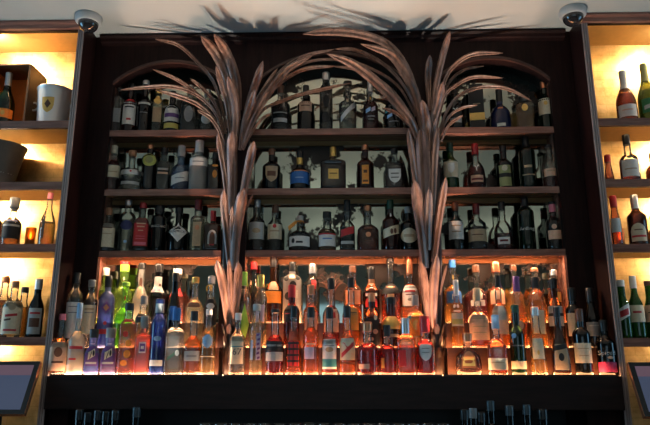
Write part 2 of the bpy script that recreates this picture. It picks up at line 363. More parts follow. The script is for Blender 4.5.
# ---------------------------------------------------------------- bottles
ST = {  # shoulder end, neck start (of height), power, foot
 'whisky': (.56, .72, 1.0), 'wine': (.60, .72, .9), 'champ': (.36, .76, 1.25), 'tall': (.66, .78, .9), 'squat': (.44, .60, .8), 'bulb': (.34, .62, .7),
 'cone': (.12, .74, 1.5), 'decanter': (.52, .62, .6), 'square': (.60, .70, .6), 'slim': (.58, .74, 1.1), 'flare': (.30, .70, 1.6), 'burg': (.42, .74, 1.3), 'high': (.70, .80, .8)}
class Shape:
    def __init__(s, style, R, H, neck, n, dr):
        s.R, s.H, s.n, s.dr = R, H, n, dr; s.sh, s.nb, s.pw = ST[style]; s.neck = neck; s.style = style
    def r(s, z):
        t = z/s.H; R, q = s.R, s.neck
        if t < s.sh:
            if s.style == 'flare': return R*(1-.10*t/s.sh)
            if s.style == 'bulb': return R*(.80+.20*math.sin(PI*min(1, .15+.6*t/s.sh)))
            if s.style == 'cone': return R
            if s.style == 'decanter': return R*(.9+.1*t/s.sh)
            return R
        top = R*(.9 if s.style == 'flare' else .80+.20*math.sin(PI*.75) if s.style == 'bulb' else 1)
        if t < s.nb:
            k = (t-s.sh)/(s.nb-s.sh); c = .5+.5*math.cos(PI*k**s.pw) if s.pw >= 1 else (max(0, 1-k**(1/s.pw*1.6)))
            return q+(top-q)*c
        return q
    def nn(s, z):      # squareness fades to a round neck
        t = z/s.H
        if t <= s.sh: return s.n
        k = min(1, (t-s.sh)/(s.nb-s.sh)); return s.n+(2-s.n)*k**.6
    def drr(s, z):
        t = z/s.H
        if t <= s.sh: return s.dr
        k = min(1, (t-s.sh)/(s.nb-s.sh)); return s.dr+(1-s.dr)*k
    def rows(s, zs, k=1.0, off=0.0, seg=24):
        out = []
        for z in zs:
            r = s.r(z)*k+off; n = s.nn(z); d = s.drr(z)
            out.append([(r*sx(a, n), r*d*sy(a, n), z) for a in [2*PI*j/seg+PI/seg for j in range(seg)]])
        return out
    def front(s, u, z, off=0.0, back=False):
        r = s.r(z)+off; n = s.nn(z); x = max(-.999, min(.999, u)); y = -(1-abs(x)**n)**(1/n)*r*s.drr(z)
        return (x*r, y, z)
def band_shape(kind, u):
    """lower and upper edge (0..1) of a label at u -1..1"""
    c = math.sqrt(max(0, 1-u*u))
    if kind == 'rect': return 0, 1
    if kind == 'oval': return .5-.5*c, .5+.5*c
    if kind == 'diamond': return .5*abs(u), 1-.5*abs(u)
    if kind == 'arch': return 0, .55+.45*c
    if kind == 'shield': return .38*(1-c)+.12*abs(u), 1
    if kind == 'slant': return .18+.18*u, .82+.18*u
    if kind == 'steep': return .36+.36*u, .64+.36*u
    return 0, 1
def patch(sh, kind, z0, z1, hw, mat, parent, name, off=.0006, uc=0.0):
    mb = MB(); N = 14; M = 5; outer = []
    for j in range(N+1):
        u = -1+2*j/N
        if kind in ('oval', 'diamond') and j in (0, N): u *= .995
        lo, hi = band_shape(kind, u)
        outer.append([sh.front(uc+u*hw, z0+(z1-z0)*(lo+(hi-lo)*k/M), off) for k in range(M+1)])
    mb.grid(outer); o = mb.build(name, mat, parent)
    return o
def lettering(sh, txt, zc, size, col, parent, umax=.85, off=.0012, rot=False, uc=0.0):
    cu = bpy.data.curves.new('lettering', 'FONT'); cu.body = txt; cu.size = 1; cu.align_x = 'CENTER'; cu.align_y = 'CENTER'; cu.resolution_u = 2
    tmp = bpy.data.objects.new('tmp_text', cu); COL.objects.link(tmp)
    dg = bpy.context.evaluated_depsgraph_get(); me = bpy.data.meshes.new_from_object(tmp.evaluated_get(dg))
    bpy.data.objects.remove(tmp)
    bm = bmesh.new(); bm.from_mesh(me)
    xs = [v.co.x for v in bm.verts]; wid = max(xs)-min(xs); k = size
    R = sh.r(zc)
    if not rot: k = min(k, 2*umax*R/wid)
    for v in bm.verts:
        x, y = v.co.x*k, v.co.y*k
        if rot: x, y = -y, x
        v.co = sh.front(uc+x/R, zc+y, off)
    bm.to_mesh(me); bm.free(); me.materials.append(paper(col))
    o = bpy.data.objects.new('lettering', me); COL.objects.link(o); o.parent = parent; return o
CNT = []
def bottle(px, yt, w, Y, zb, style='whisky', gl='clear', lq='amber', fill=.62, cap='black', capy=None, L=(), TX=(), MK=(), d='', g=None, n=2.0, dr=1.0,
           neck=None, foil=None, name='liquor_bottle', cat='bottle', stopper=None, turn=None, stem=None):
    top = at(px, yt, Y); H = top.z-zb; X = top.x
    base = Vector((X, Y, zb)); sc = scale_at(Vector((X, Y, zb+H*.4)))
    R = w/2*sc; nk = (neck/2*sc) if neck else min(.0150, R*.62)
    if Y == Y1: Y = base.y = min(Y1, 2.735-R*dr)
    if Y == Y2: Y = base.y = max(Y2, 2.743+R*dr)
    sh = Shape(style, R, H, nk, n, dr)
    rz = -math.atan((X-EYE.x)/Y)*.75 + (turn if turn is not None else random.uniform(-.05, .05))
    root = empty(name, base, d, cat, g, rz); CNT.append(d)
    ch = ((capy-yt)*sc if capy else H*.10)
    zcap = H-ch*.98
    zt = min(H-.006, zcap+ch*.45)
    zs = [0, .004, .010]; zs = [z for z in zs]
    body = [(0, -.10), (.003, -.03)]
    zl = [H*sh.sh*k/6 for k in range(1, 7)]+[H*(sh.sh+(sh.nb-sh.sh)*k/9) for k in range(1, 10)]+[H*sh.nb+(zt-H*sh.nb)*k/4 for k in range(1, 5)]
    zl = [z for z in zl if .012 < z < zt-.001]+[zt]
    rows = sh.rows([.0001], .86)+sh.rows([.006], .97)+sh.rows([.012]+zl)
    rows[0] = [(x, y, 0) for x, y, z in rows[0]]
    mb = MB(); mb.tube(rows); gb = mb.build('glass', glass(gl), root)
    if lq:
        zf = H*fill; zq = [.012]+[z for z in zl if z < zf-.004]+[zf]
        lr = sh.rows([.009], .84)+sh.rows(zq, .945)
        mq = MB(); mq.tube(lr); q = mq.build('liquid', liquid(lq), root)
    if cap:
        r0 = nk*1.12 if not stopper else stopper/2*sc
        zb_ = max(zcap, H*sh.sh+.004)
        pr = [(zb_, sh.r(zb_)*1.06+.0006)] if not stopper else [(zb_, nk*1.04), (zb_+ch*.15, nk*1.05), (zb_+ch*.2, r0*.94)]
        for k in range(1, 5):
            z = zb_+(H-.003-zb_)*k/4; pr.append((z, max(nk*1.1, sh.r(z)*1.06+.0006) if not stopper else r0))
        pr += [(H-.0008, pr[-1][1]*.93), (H, pr[-1][1]*.80)]
        mc = MB(); mc.lathe(pr, 18); c = mc.build('cap', capmat(cap), root); c['label'] = cap+' cap'
    if foil:
        col, y0 = foil; zb_ = (yt-y0)*sc+H; pr = []
        for k in range(7):
            z = zb_+(zcap-zb_)*k/6; pr.append((z, sh.r(z)+.0009))
        mc = MB(); mc.lathe(pr, 18, cap=False); c = mc.build('neck_foil', capmat(col), root); c['label'] = col+' neck foil'
    lo = None; first = gb
    for lab in L:
        kind, ya, yb, col = lab[:4]; hw = lab[4] if len(lab) > 4 else .86; uc = lab[5] if len(lab) > 5 else 0; off = .0006 if lo is None else .0009+.0002*random.random()
        Yfr = Y-R*dr*.9
        za = at(px, yb, Yfr).z-zb; zz = at(px, ya, Yfr).z-zb
        za = max(za, .010); zz = min(zz, zt-.002)
        nm = 'label' if lo is None or ya < lo[0] or yb > lo[1] else 'label_print'
        o = patch(sh, kind, za, zz, hw, paper(col), root if nm == 'label' else first, nm, off, uc); o['label'] = col+' '+('label' if nm == 'label' else 'print on the label')
        if lo is None: lo = (ya, yb); first = o
    for lab in MK:                          # marks printed straight on the glass or the label
        kind, ya, yb, col = lab[:4]; hw = lab[4] if len(lab) > 4 else .8; uc = lab[5] if len(lab) > 5 else 0
        Yfr = Y-R*dr*.9; za = at(px, yb, Yfr).z-zb; zz = at(px, ya, Yfr).z-zb
        if zz > zt-.002 or za < .008: continue
        o = patch(sh, kind, za, zz, hw, paper(col), first, 'print', .0013, uc); o['label'] = col+' print'
    for t in TX:
        txt, yc, hp, col = t[:4]; rot = len(t) > 4 and t[4]; uc = t[5] if len(t) > 5 else 0
        zc = at(px, yc, Y-R*dr*.9).z-zb
        lettering(sh, txt, zc, hp*sc*1.35, col, first, rot=rot, uc=uc)
    return root

YS = 2.874   # shelf bottle row
def row(Y, z, g):
    def f(px, yt, w, d, **k):
        return bottle(px, yt, w, k.pop('Y', Y), k.pop('z', z), d=d, g=g, **k)
    return f
# --- top shelf
B = row(YS, SH[0], 'liquor bottles on the top shelf of the left bay')
B(119, 84, 12, 'dark smoky bottle at the left end of the top shelf, left bay', style='high', gl='smoke', lq=None, n=5, capy=91, L=[('rect', 108, 122, 'grey', .7)])
B(132, 84, 14, 'bottle with tall white label and red band on the top shelf, left bay', style='whisky', gl='darkred', lq=None, capy=90, cap='black', L=[('rect', 102, 124, 'white'), ('rect', 98, 101, 'red'), ('rect', 118, 120, 'red', .3)], MK=[('rect', 106, 107.4, 'black', .6)])
B(146.5, 81, 14, 'dark bottle with white cap and white line of lettering, top shelf of left bay', style='whisky', gl='black', lq=None, cap='white', capy=86, MK=[('rect', 102, 104, 'white', .8), ('rect', 112, 112.7, 'grey', .5)])
B(159, 90, 10, 'slim pale gold bottle with round medallion, top shelf of left bay', style='high', gl='clear', lq='pale', fill=.8, cap='gold', capy=95, n=4, L=[('oval', 95, 104, 'gold', .8), ('rect', 107, 122, 'tan', .8)])
B(173.5, 92, 16, 'black bottle with white arched label and yellow strip, top shelf of left bay', style='whisky', gl='black', lq=None, capy=99, L=[('arch', 105, 121, 'white', .9), ('rect', 113, 117, 'purple', .85), ('rect', 123, 128, 'yellow', .85)])
B(191, 86, 17, 'square clear glass bottle behind the palm fronds, top shelf of left bay', style='square', gl='smoke', lq='clear', fill=.5, cap='silver', capy=94, n=6, L=[('oval', 106, 122, 'grey', .5)])
B(208, 90, 14, 'clear bottle with round pale label beside the left palm, top shelf', style='bulb', gl='clear', lq='clear', fill=.5, cap='silver', capy=97, L=[('oval', 112, 124, 'pale grey', .7)])
B = row(YS, SH[0], 'liquor bottles on the top shelf of the middle bay')
B(281, 86, 19, 'dark whiskey style bottle with low silver label, first on the middle bay top shelf', style='whisky', gl='clear', lq='dark', fill=.55, cap='brown', capy=95, L=[('rect', 118, 122, 'pale grey', .7), ('rect', 112, 113, 'grey', .7)])
B(306, 86, 17, 'black bottle with cream square label on the middle bay top shelf', style='whisky', gl='black', lq=None, capy=95, L=[('rect', 101, 111, 'peach', .72), ('rect', 105, 106, 'brown', .5)])
B(326, 73, 13, 'tall ornate clear bottle with dark spots, middle bay top shelf', style='high', gl='smoke', lq='clear', fill=.7, cap='silver', capy=82, neck=7, L=[('oval', 95, 107, 'black', .5), ('oval', 112, 122, 'black', .6), ('oval', 113, 116, 'silver', .3)])
B(347.5, 82, 18, 'clear decanter with crossed silver bands over its front, middle bay top shelf', style='decanter', gl='clear', lq='clear', fill=.45, cap='black', capy=88, stopper=9, L=[('steep', 101, 121, 'silver', .8)])
B(370, 79, 15, 'red brown bottle with long clear neck and white lettering, middle bay top shelf', style='squat', gl='clear', lq='red', fill=.52, cap='silver', capy=94, neck=5, L=[('rect', 95, 98, 'gold', .32)], MK=[('slant', 107, 113, 'pale blue', .3, -.35), ('slant', 106, 112, 'lavender', .25, .3), ('rect', 115.5, 117, 'grey', .45), ('rect', 119, 119.8, 'grey', .35)])
B(393, 89, 18, 'black bottle with pale blue lettering beside the right palm, middle bay top shelf', style='whisky', gl='black', lq=None, capy=97, MK=[('slant', 108, 112, 'teal', .3, -.55), ('slant', 113, 118, 'pale blue', .28, -.4), ('rect', 121, 121.8, 'grey', .5)])
B = row(YS, SH[0], 'liquor bottles on the top shelf of the right bay')
B(453.5, 86, 18, 'black bottle with silver stag head emblem on the top shelf, right bay', style='whisky', gl='black', lq=None, capy=96, L=[('rect', 118, 122.5, 'pale grey', .6)], TX=[('Y', 111, 6, 'silver')])
# whisky carton
def carton(px, yt, w, Y, zb, d):
    p = at(px, yt, Y); H = p.z-zb; R = w/2*scale_at(p)
    r = empty('bottle_carton', (p.x, Y, zb), d, 'box', None, -math.atan(p.x/Y)*.7)
    MB().box((-R, -R, 0), (R, R, H*.965)).build('carton_body', paper('black'), r, smooth=False, bevel=.001)
    MB().box((-R*.98, -R*.98, H*.966), (R*.98, R*.98, H)).build('carton_lid', capmat('black'), r, smooth=False)
    q = MB().box((-R-.0006, -R-.0006, H*.20), (R+.0006, R+.0006, H*.36)).build('gold_band', paper('gold'), r, smooth=False)
    MB().box((-R*.5, -R-.0006, H*.55), (R*.5, -R, H*.57)).build('printed_line', paper('tan'), r, smooth=False)
carton(475, 87, 14, YS, SH[0], 'black carton with a gold band on the top shelf, right bay')
B(498.5, 90, 21, 'round deep blue bottle with small white label, top shelf of right bay', style='bulb', gl='navy', lq=None, cap='black', capy=104, neck=6, foil=('navy', 106), L=[('rect', 123, 126, 'white', .4), ('rect', 106, 108, 'copper', .3)])
B(523.5, 96, 17, 'square amber bottle with round gold seal, top shelf of right bay', style='high', gl='clear', lq='honey', fill=.72, cap='black', capy=100, n=6, neck=10, L=[('oval', 104, 111, 'gold', .35)])
B(543, 80, 15, 'dark green bottle with cream label at the right end of the top shelf', style='whisky', gl='darkgreen', lq=None, cap='copper', capy=90, L=[('rect', 98, 114, 'cream', .9), ('oval', 101, 105, 'gold', .25)])
# --- second shelf
B = row(YS, SH[1], 'liquor bottles on the second shelf of the left bay')
B(115, 146, 14, 'red bottle with cream cap and cream label, left end of second shelf', style='whisky', gl='clear', lq='red', fill=.68, cap='cream', capy=155, n=3, L=[('rect', 165, 177, 'cream', .95), ('rect', 171, 172, 'tan', .7)])
B(133, 151, 21, 'broad clear bottle with cork stopper and silver shoulders, second shelf of left bay', style='squat', gl='clear', lq='clear', fill=.5, cap='cork', capy=158, stopper=8, L=[('rect', 169, 174, 'silver', .9), ('oval', 170, 172, 'red', .1), ('rect', 181, 184, 'pale grey', .8)])
B(151, 145, 15, 'black bottle with round yellow green label high on its shoulder, second shelf', style='high', gl='black', lq=None, cap='copper', capy=150, L=[('oval', 153, 166, 'yellow-green', .88), ('oval', 156, 163, 'olive', .5)])
B(165, 148, 14, 'grey glass bottle with dark cap and pale printed lines, second shelf of left bay', style='square', gl='smoke', lq='clear', fill=.6, cap='black', capy=155, n=4, L=[('rect', 168, 170, 'pale grey', .7), ('rect', 172, 174, 'peach', .7)])
B(182, 146, 18, 'blue bottle with slanted white label on the second shelf of left bay', style='squat', gl='paleblue', lq='blue', fill=.4, cap='pale grey', capy=158, neck=7, L=[('slant', 170, 185, 'white', .9)], MK=[('slant', 177, 178.5, 'grey', .5)])
B(200, 141, 18, 'clear bottle with tall white neck cap and white shoulder label, second shelf', style='square', gl='frosted', lq='clear', fill=.6, cap='white', capy=154, n=3, neck=8, L=[('rect', 157.5, 165.5, 'white', .95), ('rect', 161, 162, 'grey', .6)])
B(216, 153, 15, 'dark brown bottle with orange medallion beside the left palm, second shelf', style='square', gl='brown', lq=None, cap='black', capy=160, n=4, L=[('oval', 170, 178, 'orange', .3), ('oval', 164, 167, 'orange', .4)])
B = row(YS, SH[1], 'liquor bottles on the second shelf of the middle bay')
B(272, 149, 18, 'dark bottle with grey badge label, first on the middle bay second shelf', style='whisky', gl='black', lq=None, cap='brown', capy=156, L=[('shield', 166, 182, 'tan', .65), ('rect', 171, 176, 'brown', .45)])
B(300, 152, 19, 'dark bottle with bright blue wraparound label and gold neck, second shelf', style='squat', gl='black', lq=None, cap='black', capy=159, foil=('gold', 166), L=[('rect', 170, 183, 'blue', .98), ('rect', 170, 171, 'copper', .98), ('rect', 177, 178, 'pale blue', .4)])
B(333, 147, 25, 'wide square dark decanter with small gold label, middle bay second shelf', style='square', gl='brown', lq='dark', fill=.55, cap='gold', capy=158, n=7, dr=.75, neck=6, L=[('rect', 169, 179, 'gold', .4), ('rect', 173, 174, 'brown', .3)])
B(365, 145, 17, 'rounded red bottle with tall orange label and copper cap, second shelf', style='whisky', gl='darkred', lq=None, cap='copper', capy=151, L=[('rect', 165, 184, 'orange', .4), ('rect', 170, 173, 'brown', .2), ('rect', 180, 182, 'brown', .3)])
B(394, 149, 19, 'squarish bottle with silver shield label and black cap, second shelf', style='square', gl='clear', lq='brown', fill=.52, cap='black', capy=154, stopper=7, n=4, L=[('shield', 169, 183, 'silver', .62), ('rect', 173, 174, 'black', .4), ('rect', 177, 178, 'black', .4)])
B = row(YS, SH[1], 'liquor bottles on the second shelf of the right bay')
B(449.5, 143, 15, 'green glass bottle with cream label, first on the right bay second shelf', style='whisky', gl='green', lq='dark', fill=.3, cap='dark green', capy=153, L=[('rect', 161, 177, 'cream', .95), ('shield', 163, 173, 'white', .45)])
B(474.5, 144, 18, 'bottle of red liquid with red cap and white stag emblem, second shelf', style='bulb', gl='clear', lq='red', fill=.47, cap='red', capy=156, L=[('rect', 175, 182, 'peach', .65), ('rect', 178, 180, 'dark red', .6)], TX=[('Y', 168, 6.5, 'silver')])
B(502.5, 146, 16, 'black bottle with tall pale green label on the right bay second shelf', style='whisky', gl='black', lq=None, cap='black', capy=153, L=[('rect', 165, 186, 'olive', .7), ('rect', 173, 177, 'black', .7), ('oval', 165, 171, 'cream', .35)])
B(525, 137, 16, 'tall black green bottle with thin printed lines, right bay second shelf', style='high', gl='darkgreen', lq=None, cap='black', capy=149, L=[('rect', 174, 175, 'tan', .7)], MK=[('rect', 165, 167.5, 'tan', .45)])
B(548, 145, 16, 'clear bottle of dark red liquid with peach label, right end of second shelf', style='whisky', gl='clear', lq='red', fill=.4, cap='black', capy=148, L=[('rect', 168, 176, 'peach', .8), ('rect', 170, 171, 'tan', .5)])
# --- third shelf
B = row(YS, SH[2], 'liquor bottles on the third shelf of the left bay')
B(109.5, 208, 16, 'bottle with tall cream label and cork stopper, left end of third shelf', style='whisky', gl='smoke', lq='brown', fill=.2, cap='cork', capy=216, n=3.5, stopper=7, L=[('rect', 223, 247, 'cream', .92), ('rect', 227, 228, 'brown', .6), ('rect', 233, 234, 'tan', .6)])
B(129, 200, 16, 'tall clear bottle with small navy label, third shelf of left bay', style='tall', gl='clear', lq='clear', fill=.6, cap='silver', capy=206, L=[('oval', 220, 230, 'navy', .7), ('oval', 240, 243, 'pale blue', .2)])
B(143.5, 203, 14, 'dark square bottle with large red label on the third shelf, left bay', style='square', gl='smoke', lq=None, cap='red', capy=209, n=6, L=[('rect', 218, 246, 'red', .97), ('rect', 242, 245, 'pink', .8)], MK=[('rect', 223, 224.2, 'peach', .6), ('rect', 226, 227.2, 'peach', .5), ('rect', 230, 231, 'peach', .35), ('rect', 236, 236.4, 'pink', .6), ('rect', 238.5, 239, 'pink', .6)])
B(160, 206, 15, 'black bottle with broad shoulders and white block lettering, third shelf', style='high', gl='black', lq=None, cap='black', capy=214, neck=9, TX=[('BULLDOG', 226, 5, 'white')])
B(179.5, 208, 20, 'black apothecary bottle with white diamond label, third shelf of left bay', style='squat', gl='black', lq=None, cap='black', capy=215, stopper=8, L=[('diamond', 221, 242, 'white', .9), ('oval', 224, 227, 'grey', .14)], TX=[("HENDRICK'S", 231.5, 3.2, 'black')])
B(199, 200, 14, 'clear bottle with dark red cap and narrow tan label, third shelf', style='square', gl='clear', lq='pale', fill=.6, cap='dark red', capy=211, n=6, neck=7, L=[('rect', 222, 246, 'tan', .55), ('oval', 225, 230, 'copper', .3)])
B(213.5, 211, 17, 'square dark bottle with horseshoe label and red cap, beside the left palm', style='square', gl='brown', lq=None, cap='red', capy=222, n=7, neck=5, L=[('arch', 230, 244, 'pale grey', .5), ('arch', 232, 244, 'brown', .3), ('rect', 244, 245.5, 'red', .25)])
B = row(YS, SH[2], 'liquor bottles on the third shelf of the middle bay')
B(257.5, 200, 16, 'bottle of dark liquid with silver label, first on the middle bay third shelf', style='whisky', gl='clear', lq='dark', fill=.38, cap='silver', capy=208, neck=6, L=[('rect', 222, 239, 'pale grey', .9), ('oval', 228, 233, 'tan', .5)])
B(275.5, 205, 15, 'bottle with cream label and red dot, third shelf of middle bay', style='whisky', gl='clear', lq='dark', fill=.36, cap='brown', capy=214, L=[('rect', 224, 239, 'cream', .9), ('oval', 224, 228, 'red', .25), ('rect', 230, 231.5, 'tan', .6)])
b_tag = B(300, 216, 22, 'squat round bottle with white label and orange ribbon on its neck', style='squat', gl='clear', lq='dark', fill=.3, cap='pale grey', capy=221, L=[('rect', 236, 246, 'white', .9), ('rect', 241, 243, 'black', .3)], MK=[('oval', 238, 243, 'black', .14, -.55)])
B(327, 212, 18, 'short bottle with white label edged in red and black cap, third shelf', style='squat', gl='clear', lq='honey', fill=.5, cap='black', capy=219, neck=8, L=[('rect', 234, 246, 'white', .92), ('rect', 233, 234.5, 'red', .92), ('rect', 238, 239, 'blue', .5)])
B(347, 200, 15, 'straight dark bottle with long clear neck and red label band, third shelf', style='squat', gl='clear', lq='dark', fill=.46, cap='black', capy=212, neck=6, n=3, L=[('slant', 226, 237, 'red', .85), ('rect', 241, 244, 'pale grey', .8)])
B(367.5, 206, 21, 'broad round shouldered copper bottle with red knob stopper, third shelf', style='squat', gl='clear', lq='copper', fill=.5, cap='copper', capy=212, stopper=8, n=3, dr=.8, L=[('oval', 232, 237, 'copper', .25)], MK=[('rect', 227, 229, 'brown', .4), ('rect', 240, 241, 'brown', .3)])
B(390, 200, 17, 'red bottle with green cap and cream label, middle bay third shelf', style='whisky', gl='darkred', lq=None, cap='dark green', capy=210, L=[('slant', 224, 238, 'cream', .9), ('oval', 212, 216, 'white', .22)], MK=[('oval', 228.5, 234, 'brown', .16, .05), ('oval', 228, 233.5, 'brown', .16, .45)])
B(408, 207, 17, 'dark bottle with pale oval label beside the right palm, third shelf', style='whisky', gl='black', lq=None, cap='grey', capy=214, L=[('oval', 228, 243, 'cream', .95), ('rect', 234, 237, 'tan', .6)])
B = row(YS, SH[2], 'liquor bottles on the third shelf of the right bay')
B(454.5, 202, 15, 'bottle with big cream label and dark cap, first on the right bay third shelf', style='whisky', gl='smoke', lq='dark', fill=.45, cap='brown', capy=212, L=[('rect', 221, 239, 'white', .95), ('rect', 225, 226, 'tan', .6), ('rect', 231, 232, 'tan', .6)])
B(475.5, 204, 18, 'round shouldered bottle with tan wraparound label and dark red cap, third shelf', style='whisky', gl='clear', lq='dark', fill=.5, cap='dark red', capy=215, L=[('rect', 229, 241, 'tan', .98), ('rect', 234, 235, 'brown', .6)])
B(501, 202, 19, 'clear bottle a third full of red liquid with small white label, third shelf', style='bulb', gl='clear', lq='red', fill=.34, cap='black', capy=211, L=[('rect', 237, 244, 'white', .6), ('rect', 239.5, 241.5, 'dark red', .4)])
B(524, 197, 16, 'tall black green bottle with white blackletter name, right bay third shelf', style='high', gl='darkgreen', lq=None, cap='black', capy=210, TX=[('Ardbeg', 228.5, 5.5, 'white')])
B(551.5, 202, 16, 'clear bottle with pink neck and peach label, right end of third shelf', style='whisky', gl='smoke', lq='brown', fill=.35, cap='black', capy=205, foil=('pink', 213), L=[('rect', 230, 239, 'peach', .75), ('oval', 224, 229, 'peach', .3)])
# orange ribbon hanging on the squat bottle
def ribbon():
    H = b_tag.location; p = at(300, 222, YS); rb = MB()
    z = p.z-H.z
    ring = [(z-.004, .017), (z-.004, .0195), (z+.004, .0195), (z+.004, .017)]
    rb.lathe(ring+ring[:1], 18, cap=False)
    q = [[(-.014-.012*k-.004, -.022-.004*k, z+.004-.011*k), (-.014-.012*k, -.024-.004*k, z-.010-.013*k)] for k in range(4)]
    q2 = [[(a[0]+.001, a[1]+.0012, a[2]) for a in r] for r in q]
    rb.tube([[r[0], r[1], s[1], s[0]] for r, s in zip(q, q2)])
    o = rb.build('ribbon', paper('orange'), b_tag, smooth=False); o['label'] = 'orange ribbon tag'
ribbon()

# --- the ledge: front row
BX = {'f': []}
def frow(Y, z, g): return row(Y, z, g)
B = row(Y1, ZROW[1], 'liquor bottles in the front row of the ledge, left bay')
B(63, 314, 17, 'bottle with tan label and thin clear neck, leftmost in the front row', style='squat', gl='clear', lq='orange', fill=.40, cap='pink', capy=320, neck=6, n=4, L=[('rect', 342, 371, 'peach', .93), ('oval', 347, 357, 'brown', .45), ('rect', 361, 363, 'brown', .6)])
B(80.5, 303, 16, 'frosted bottle with slim blue neck and red printed lines, front row', style='squat', gl='frosted', lq='pale', fill=.5, cap='pale blue', capy=319, neck=5, L=[('rect', 346, 349, 'red', .75), ('rect', 358, 360, 'red', .4, -.3)])
B(94.5, 329, 14, 'small violet bottle with black cap, first of the two with figure labels', style='squat', gl='violet', lq='blue', fill=.6, cap='black', capy=338, n=5, neck=8, L=[('rect', 346, 366, 'purple', .85), ('slant', 348, 360, 'cream', .45), ('rect', 362, 364, 'pale grey', .7)], MK=[('steep', 350, 360, 'black', .12, -.1), ('oval', 350, 356, 'black', .13, .25), ('oval', 343, 344.5, 'lavender', .5)])
B(111.5, 328, 15, 'small reddish violet bottle with figure label, beside the flowered bottle', style='squat', gl='violet', lq='pink', fill=.6, cap='grey', capy=338, n=5, neck=9, L=[('rect', 346, 366, 'purple', .85), ('slant', 348, 360, 'cream', .45), ('rect', 362, 364, 'pale grey', .7)], MK=[('steep', 350, 360, 'black', .12, -.1), ('oval', 350, 356, 'black', .13, .25), ('oval', 343, 344.5, 'lavender', .5)])
B(130, 303, 16, 'tall clear bottle printed with orange flowers and tied with red ribbon', style='tall', gl='clear', lq='pink', fill=.7, cap='black', capy=311, n=4, neck=8, L=[('oval', 340, 347, 'orange', .35, .2), ('oval', 331, 337, 'red', .3, -.2), ('oval', 350, 358, 'orange', .4, .1), ('oval', 360, 366, 'orange', .4, -.2), ('rect', 319, 322, 'red', .6)])
B(145, 316, 15, 'pink bottle with small square framed emblem on the front row', style='square', gl='pinkglass', lq='pink', fill=.70, cap='grey', capy=329, n=6, neck=7, L=[('rect', 342, 353, 'white', .42), ('rect', 343.5, 351.5, 'purple', .34), ('rect', 346, 349, 'white', .2)])
B(160.5, 299, 15, 'tall blue bottle fading clear at its foot with white neck label', style='tall', gl='blue', lq='clear', fill=.3, cap='navy', capy=304, neck=8, L=[('oval', 336, 341, 'pale blue', .5), ('rect', 360, 366, 'white', .8)], foil=('pale grey', 313))
B(177, 308, 18, 'square clear bottle with blue cap and slanted dark tag', style='square', gl='clear', lq='clear', fill=.6, cap='blue', capy=321, n=6, neck=8, L=[('steep', 349, 361, 'dark green', .6, -.1), ('oval', 350, 356, 'white', .22, .35)])
B(194.5, 311, 16, 'amber bottle with pale grey label and dark cap beside the square clear one', style='squat', gl='clear', lq='amber', fill=.6, cap='black', capy=321, n=3, L=[('rect', 351, 361, 'pale grey', .92)], MK=[('rect', 355, 357, 'grey', .6)])
B(209.5, 309, 15, 'slender golden bottle with clear neck, next to the left palm trunk', style='whisky', gl='clear', lq='gold', fill=.66, cap='white', capy=315, neck=6, L=[('oval', 334, 348, 'pale blue', .6), ('rect', 356, 357, 'cream', .9)])
B = row(Y1, ZROW[1], 'liquor bottles in the front row of the ledge, middle bay')
B(238.5, 313, 16, 'clear bottle with pale label numbered 67, right of the left palm trunk', style='whisky', gl='clear', lq='clear', fill=.62, cap='white', capy=320, neck=6, n=3, L=[('rect', 336, 364, 'cream', .75), ('rect', 346, 347, 'teal', .75)], TX=[('67', 352, 6.5, 'slate')])
B(257, 304, 13, 'narrow clear bottle with purple script running up its front', style='tall', gl='clear', lq='pale', fill=.62, cap='pale grey', capy=311, L=[('rect', 333, 360, 'lavender', .35, .35), ('rect', 340, 360, 'pale blue', .18, -.6)], MK=[('slant', 333+4.6*k, 336.5+4.6*k, 'purple', .2, .28+.1*(k % 2)) for k in range(6)])
B(275.5, 309, 18, 'dark red bottle with black label above a grey band, front row', style='squat', gl='clear', lq='red', fill=.55, cap='black', capy=313, neck=8, L=[('rect', 341, 351, 'black', .92), ('rect', 352, 361, 'pale grey', .92)], TX=[('MOUNT GAY', 345.5, 4, 'white')])
B(294, 306, 17, 'amber bottle with dark tartan lattice over its long shoulders', style='flare', gl='clear', lq='amber', fill=.62, cap='black', capy=318, L=[('rect', 341, 366, 'red', .7)]+[('rect', 342+6*k, 344+6*k, 'black', .72) for k in range(4)]+[('rect', 341, 366, 'black', .06, u) for u in (-.5, 0, .5)])
B(311, 307, 16, 'pale orange bottle with lavender label and black cap, front row', style='whisky', gl='clear', lq='orange', fill=.70, cap='black', capy=318, L=[('rect', 347, 359, 'lavender', .6, -.15), ('rect', 343, 345, 'peach', .6)])
B(329.5, 307, 16, 'red brown bottle with white label and teal picture below it', style='squat', gl='clear', lq='copper', fill=.55, cap='black', capy=319, neck=7, L=[('rect', 339, 369, 'white', .85), ('rect', 359, 367, 'teal', .85), ('rect', 345, 346, 'grey', .6), ('oval', 347, 352, 'tan', .5)])
B(347, 306, 16, 'orange bottle with white label crossed by a red X', style='squat', gl='clear', lq='orange', fill=.5, cap='black', capy=318, neck=7, L=[('rect', 338, 360, 'cream', .92), ('rect', 362, 364, 'brown', .9)], TX=[('X', 349, 12, 'red')], MK=[('steep', 341, 358, 'red', .75)])
B(367, 322, 21, 'round squat red bottle with peach label low down, first of the pair', style='squat', gl='clear', lq='red', fill=.52, cap='copper', capy=332, neck=9, L=[('rect', 364, 369, 'peach', .5, -.3)])
B(386.5, 325, 18, 'round squat red bottle with black stopper, next to the silver capped one', style='squat', gl='clear', lq='red', fill=.52, cap='black', capy=337, neck=7, L=[('rect', 358, 368, 'gold', .16, -.5)])
B(405, 318, 18, 'square shouldered red bottle with tall silver cap', style='square', gl='clear', lq='copper', fill=.52, cap='silver', capy=334, n=5, neck=8, L=[('rect', 350, 366, 'red', .4, -.4)])
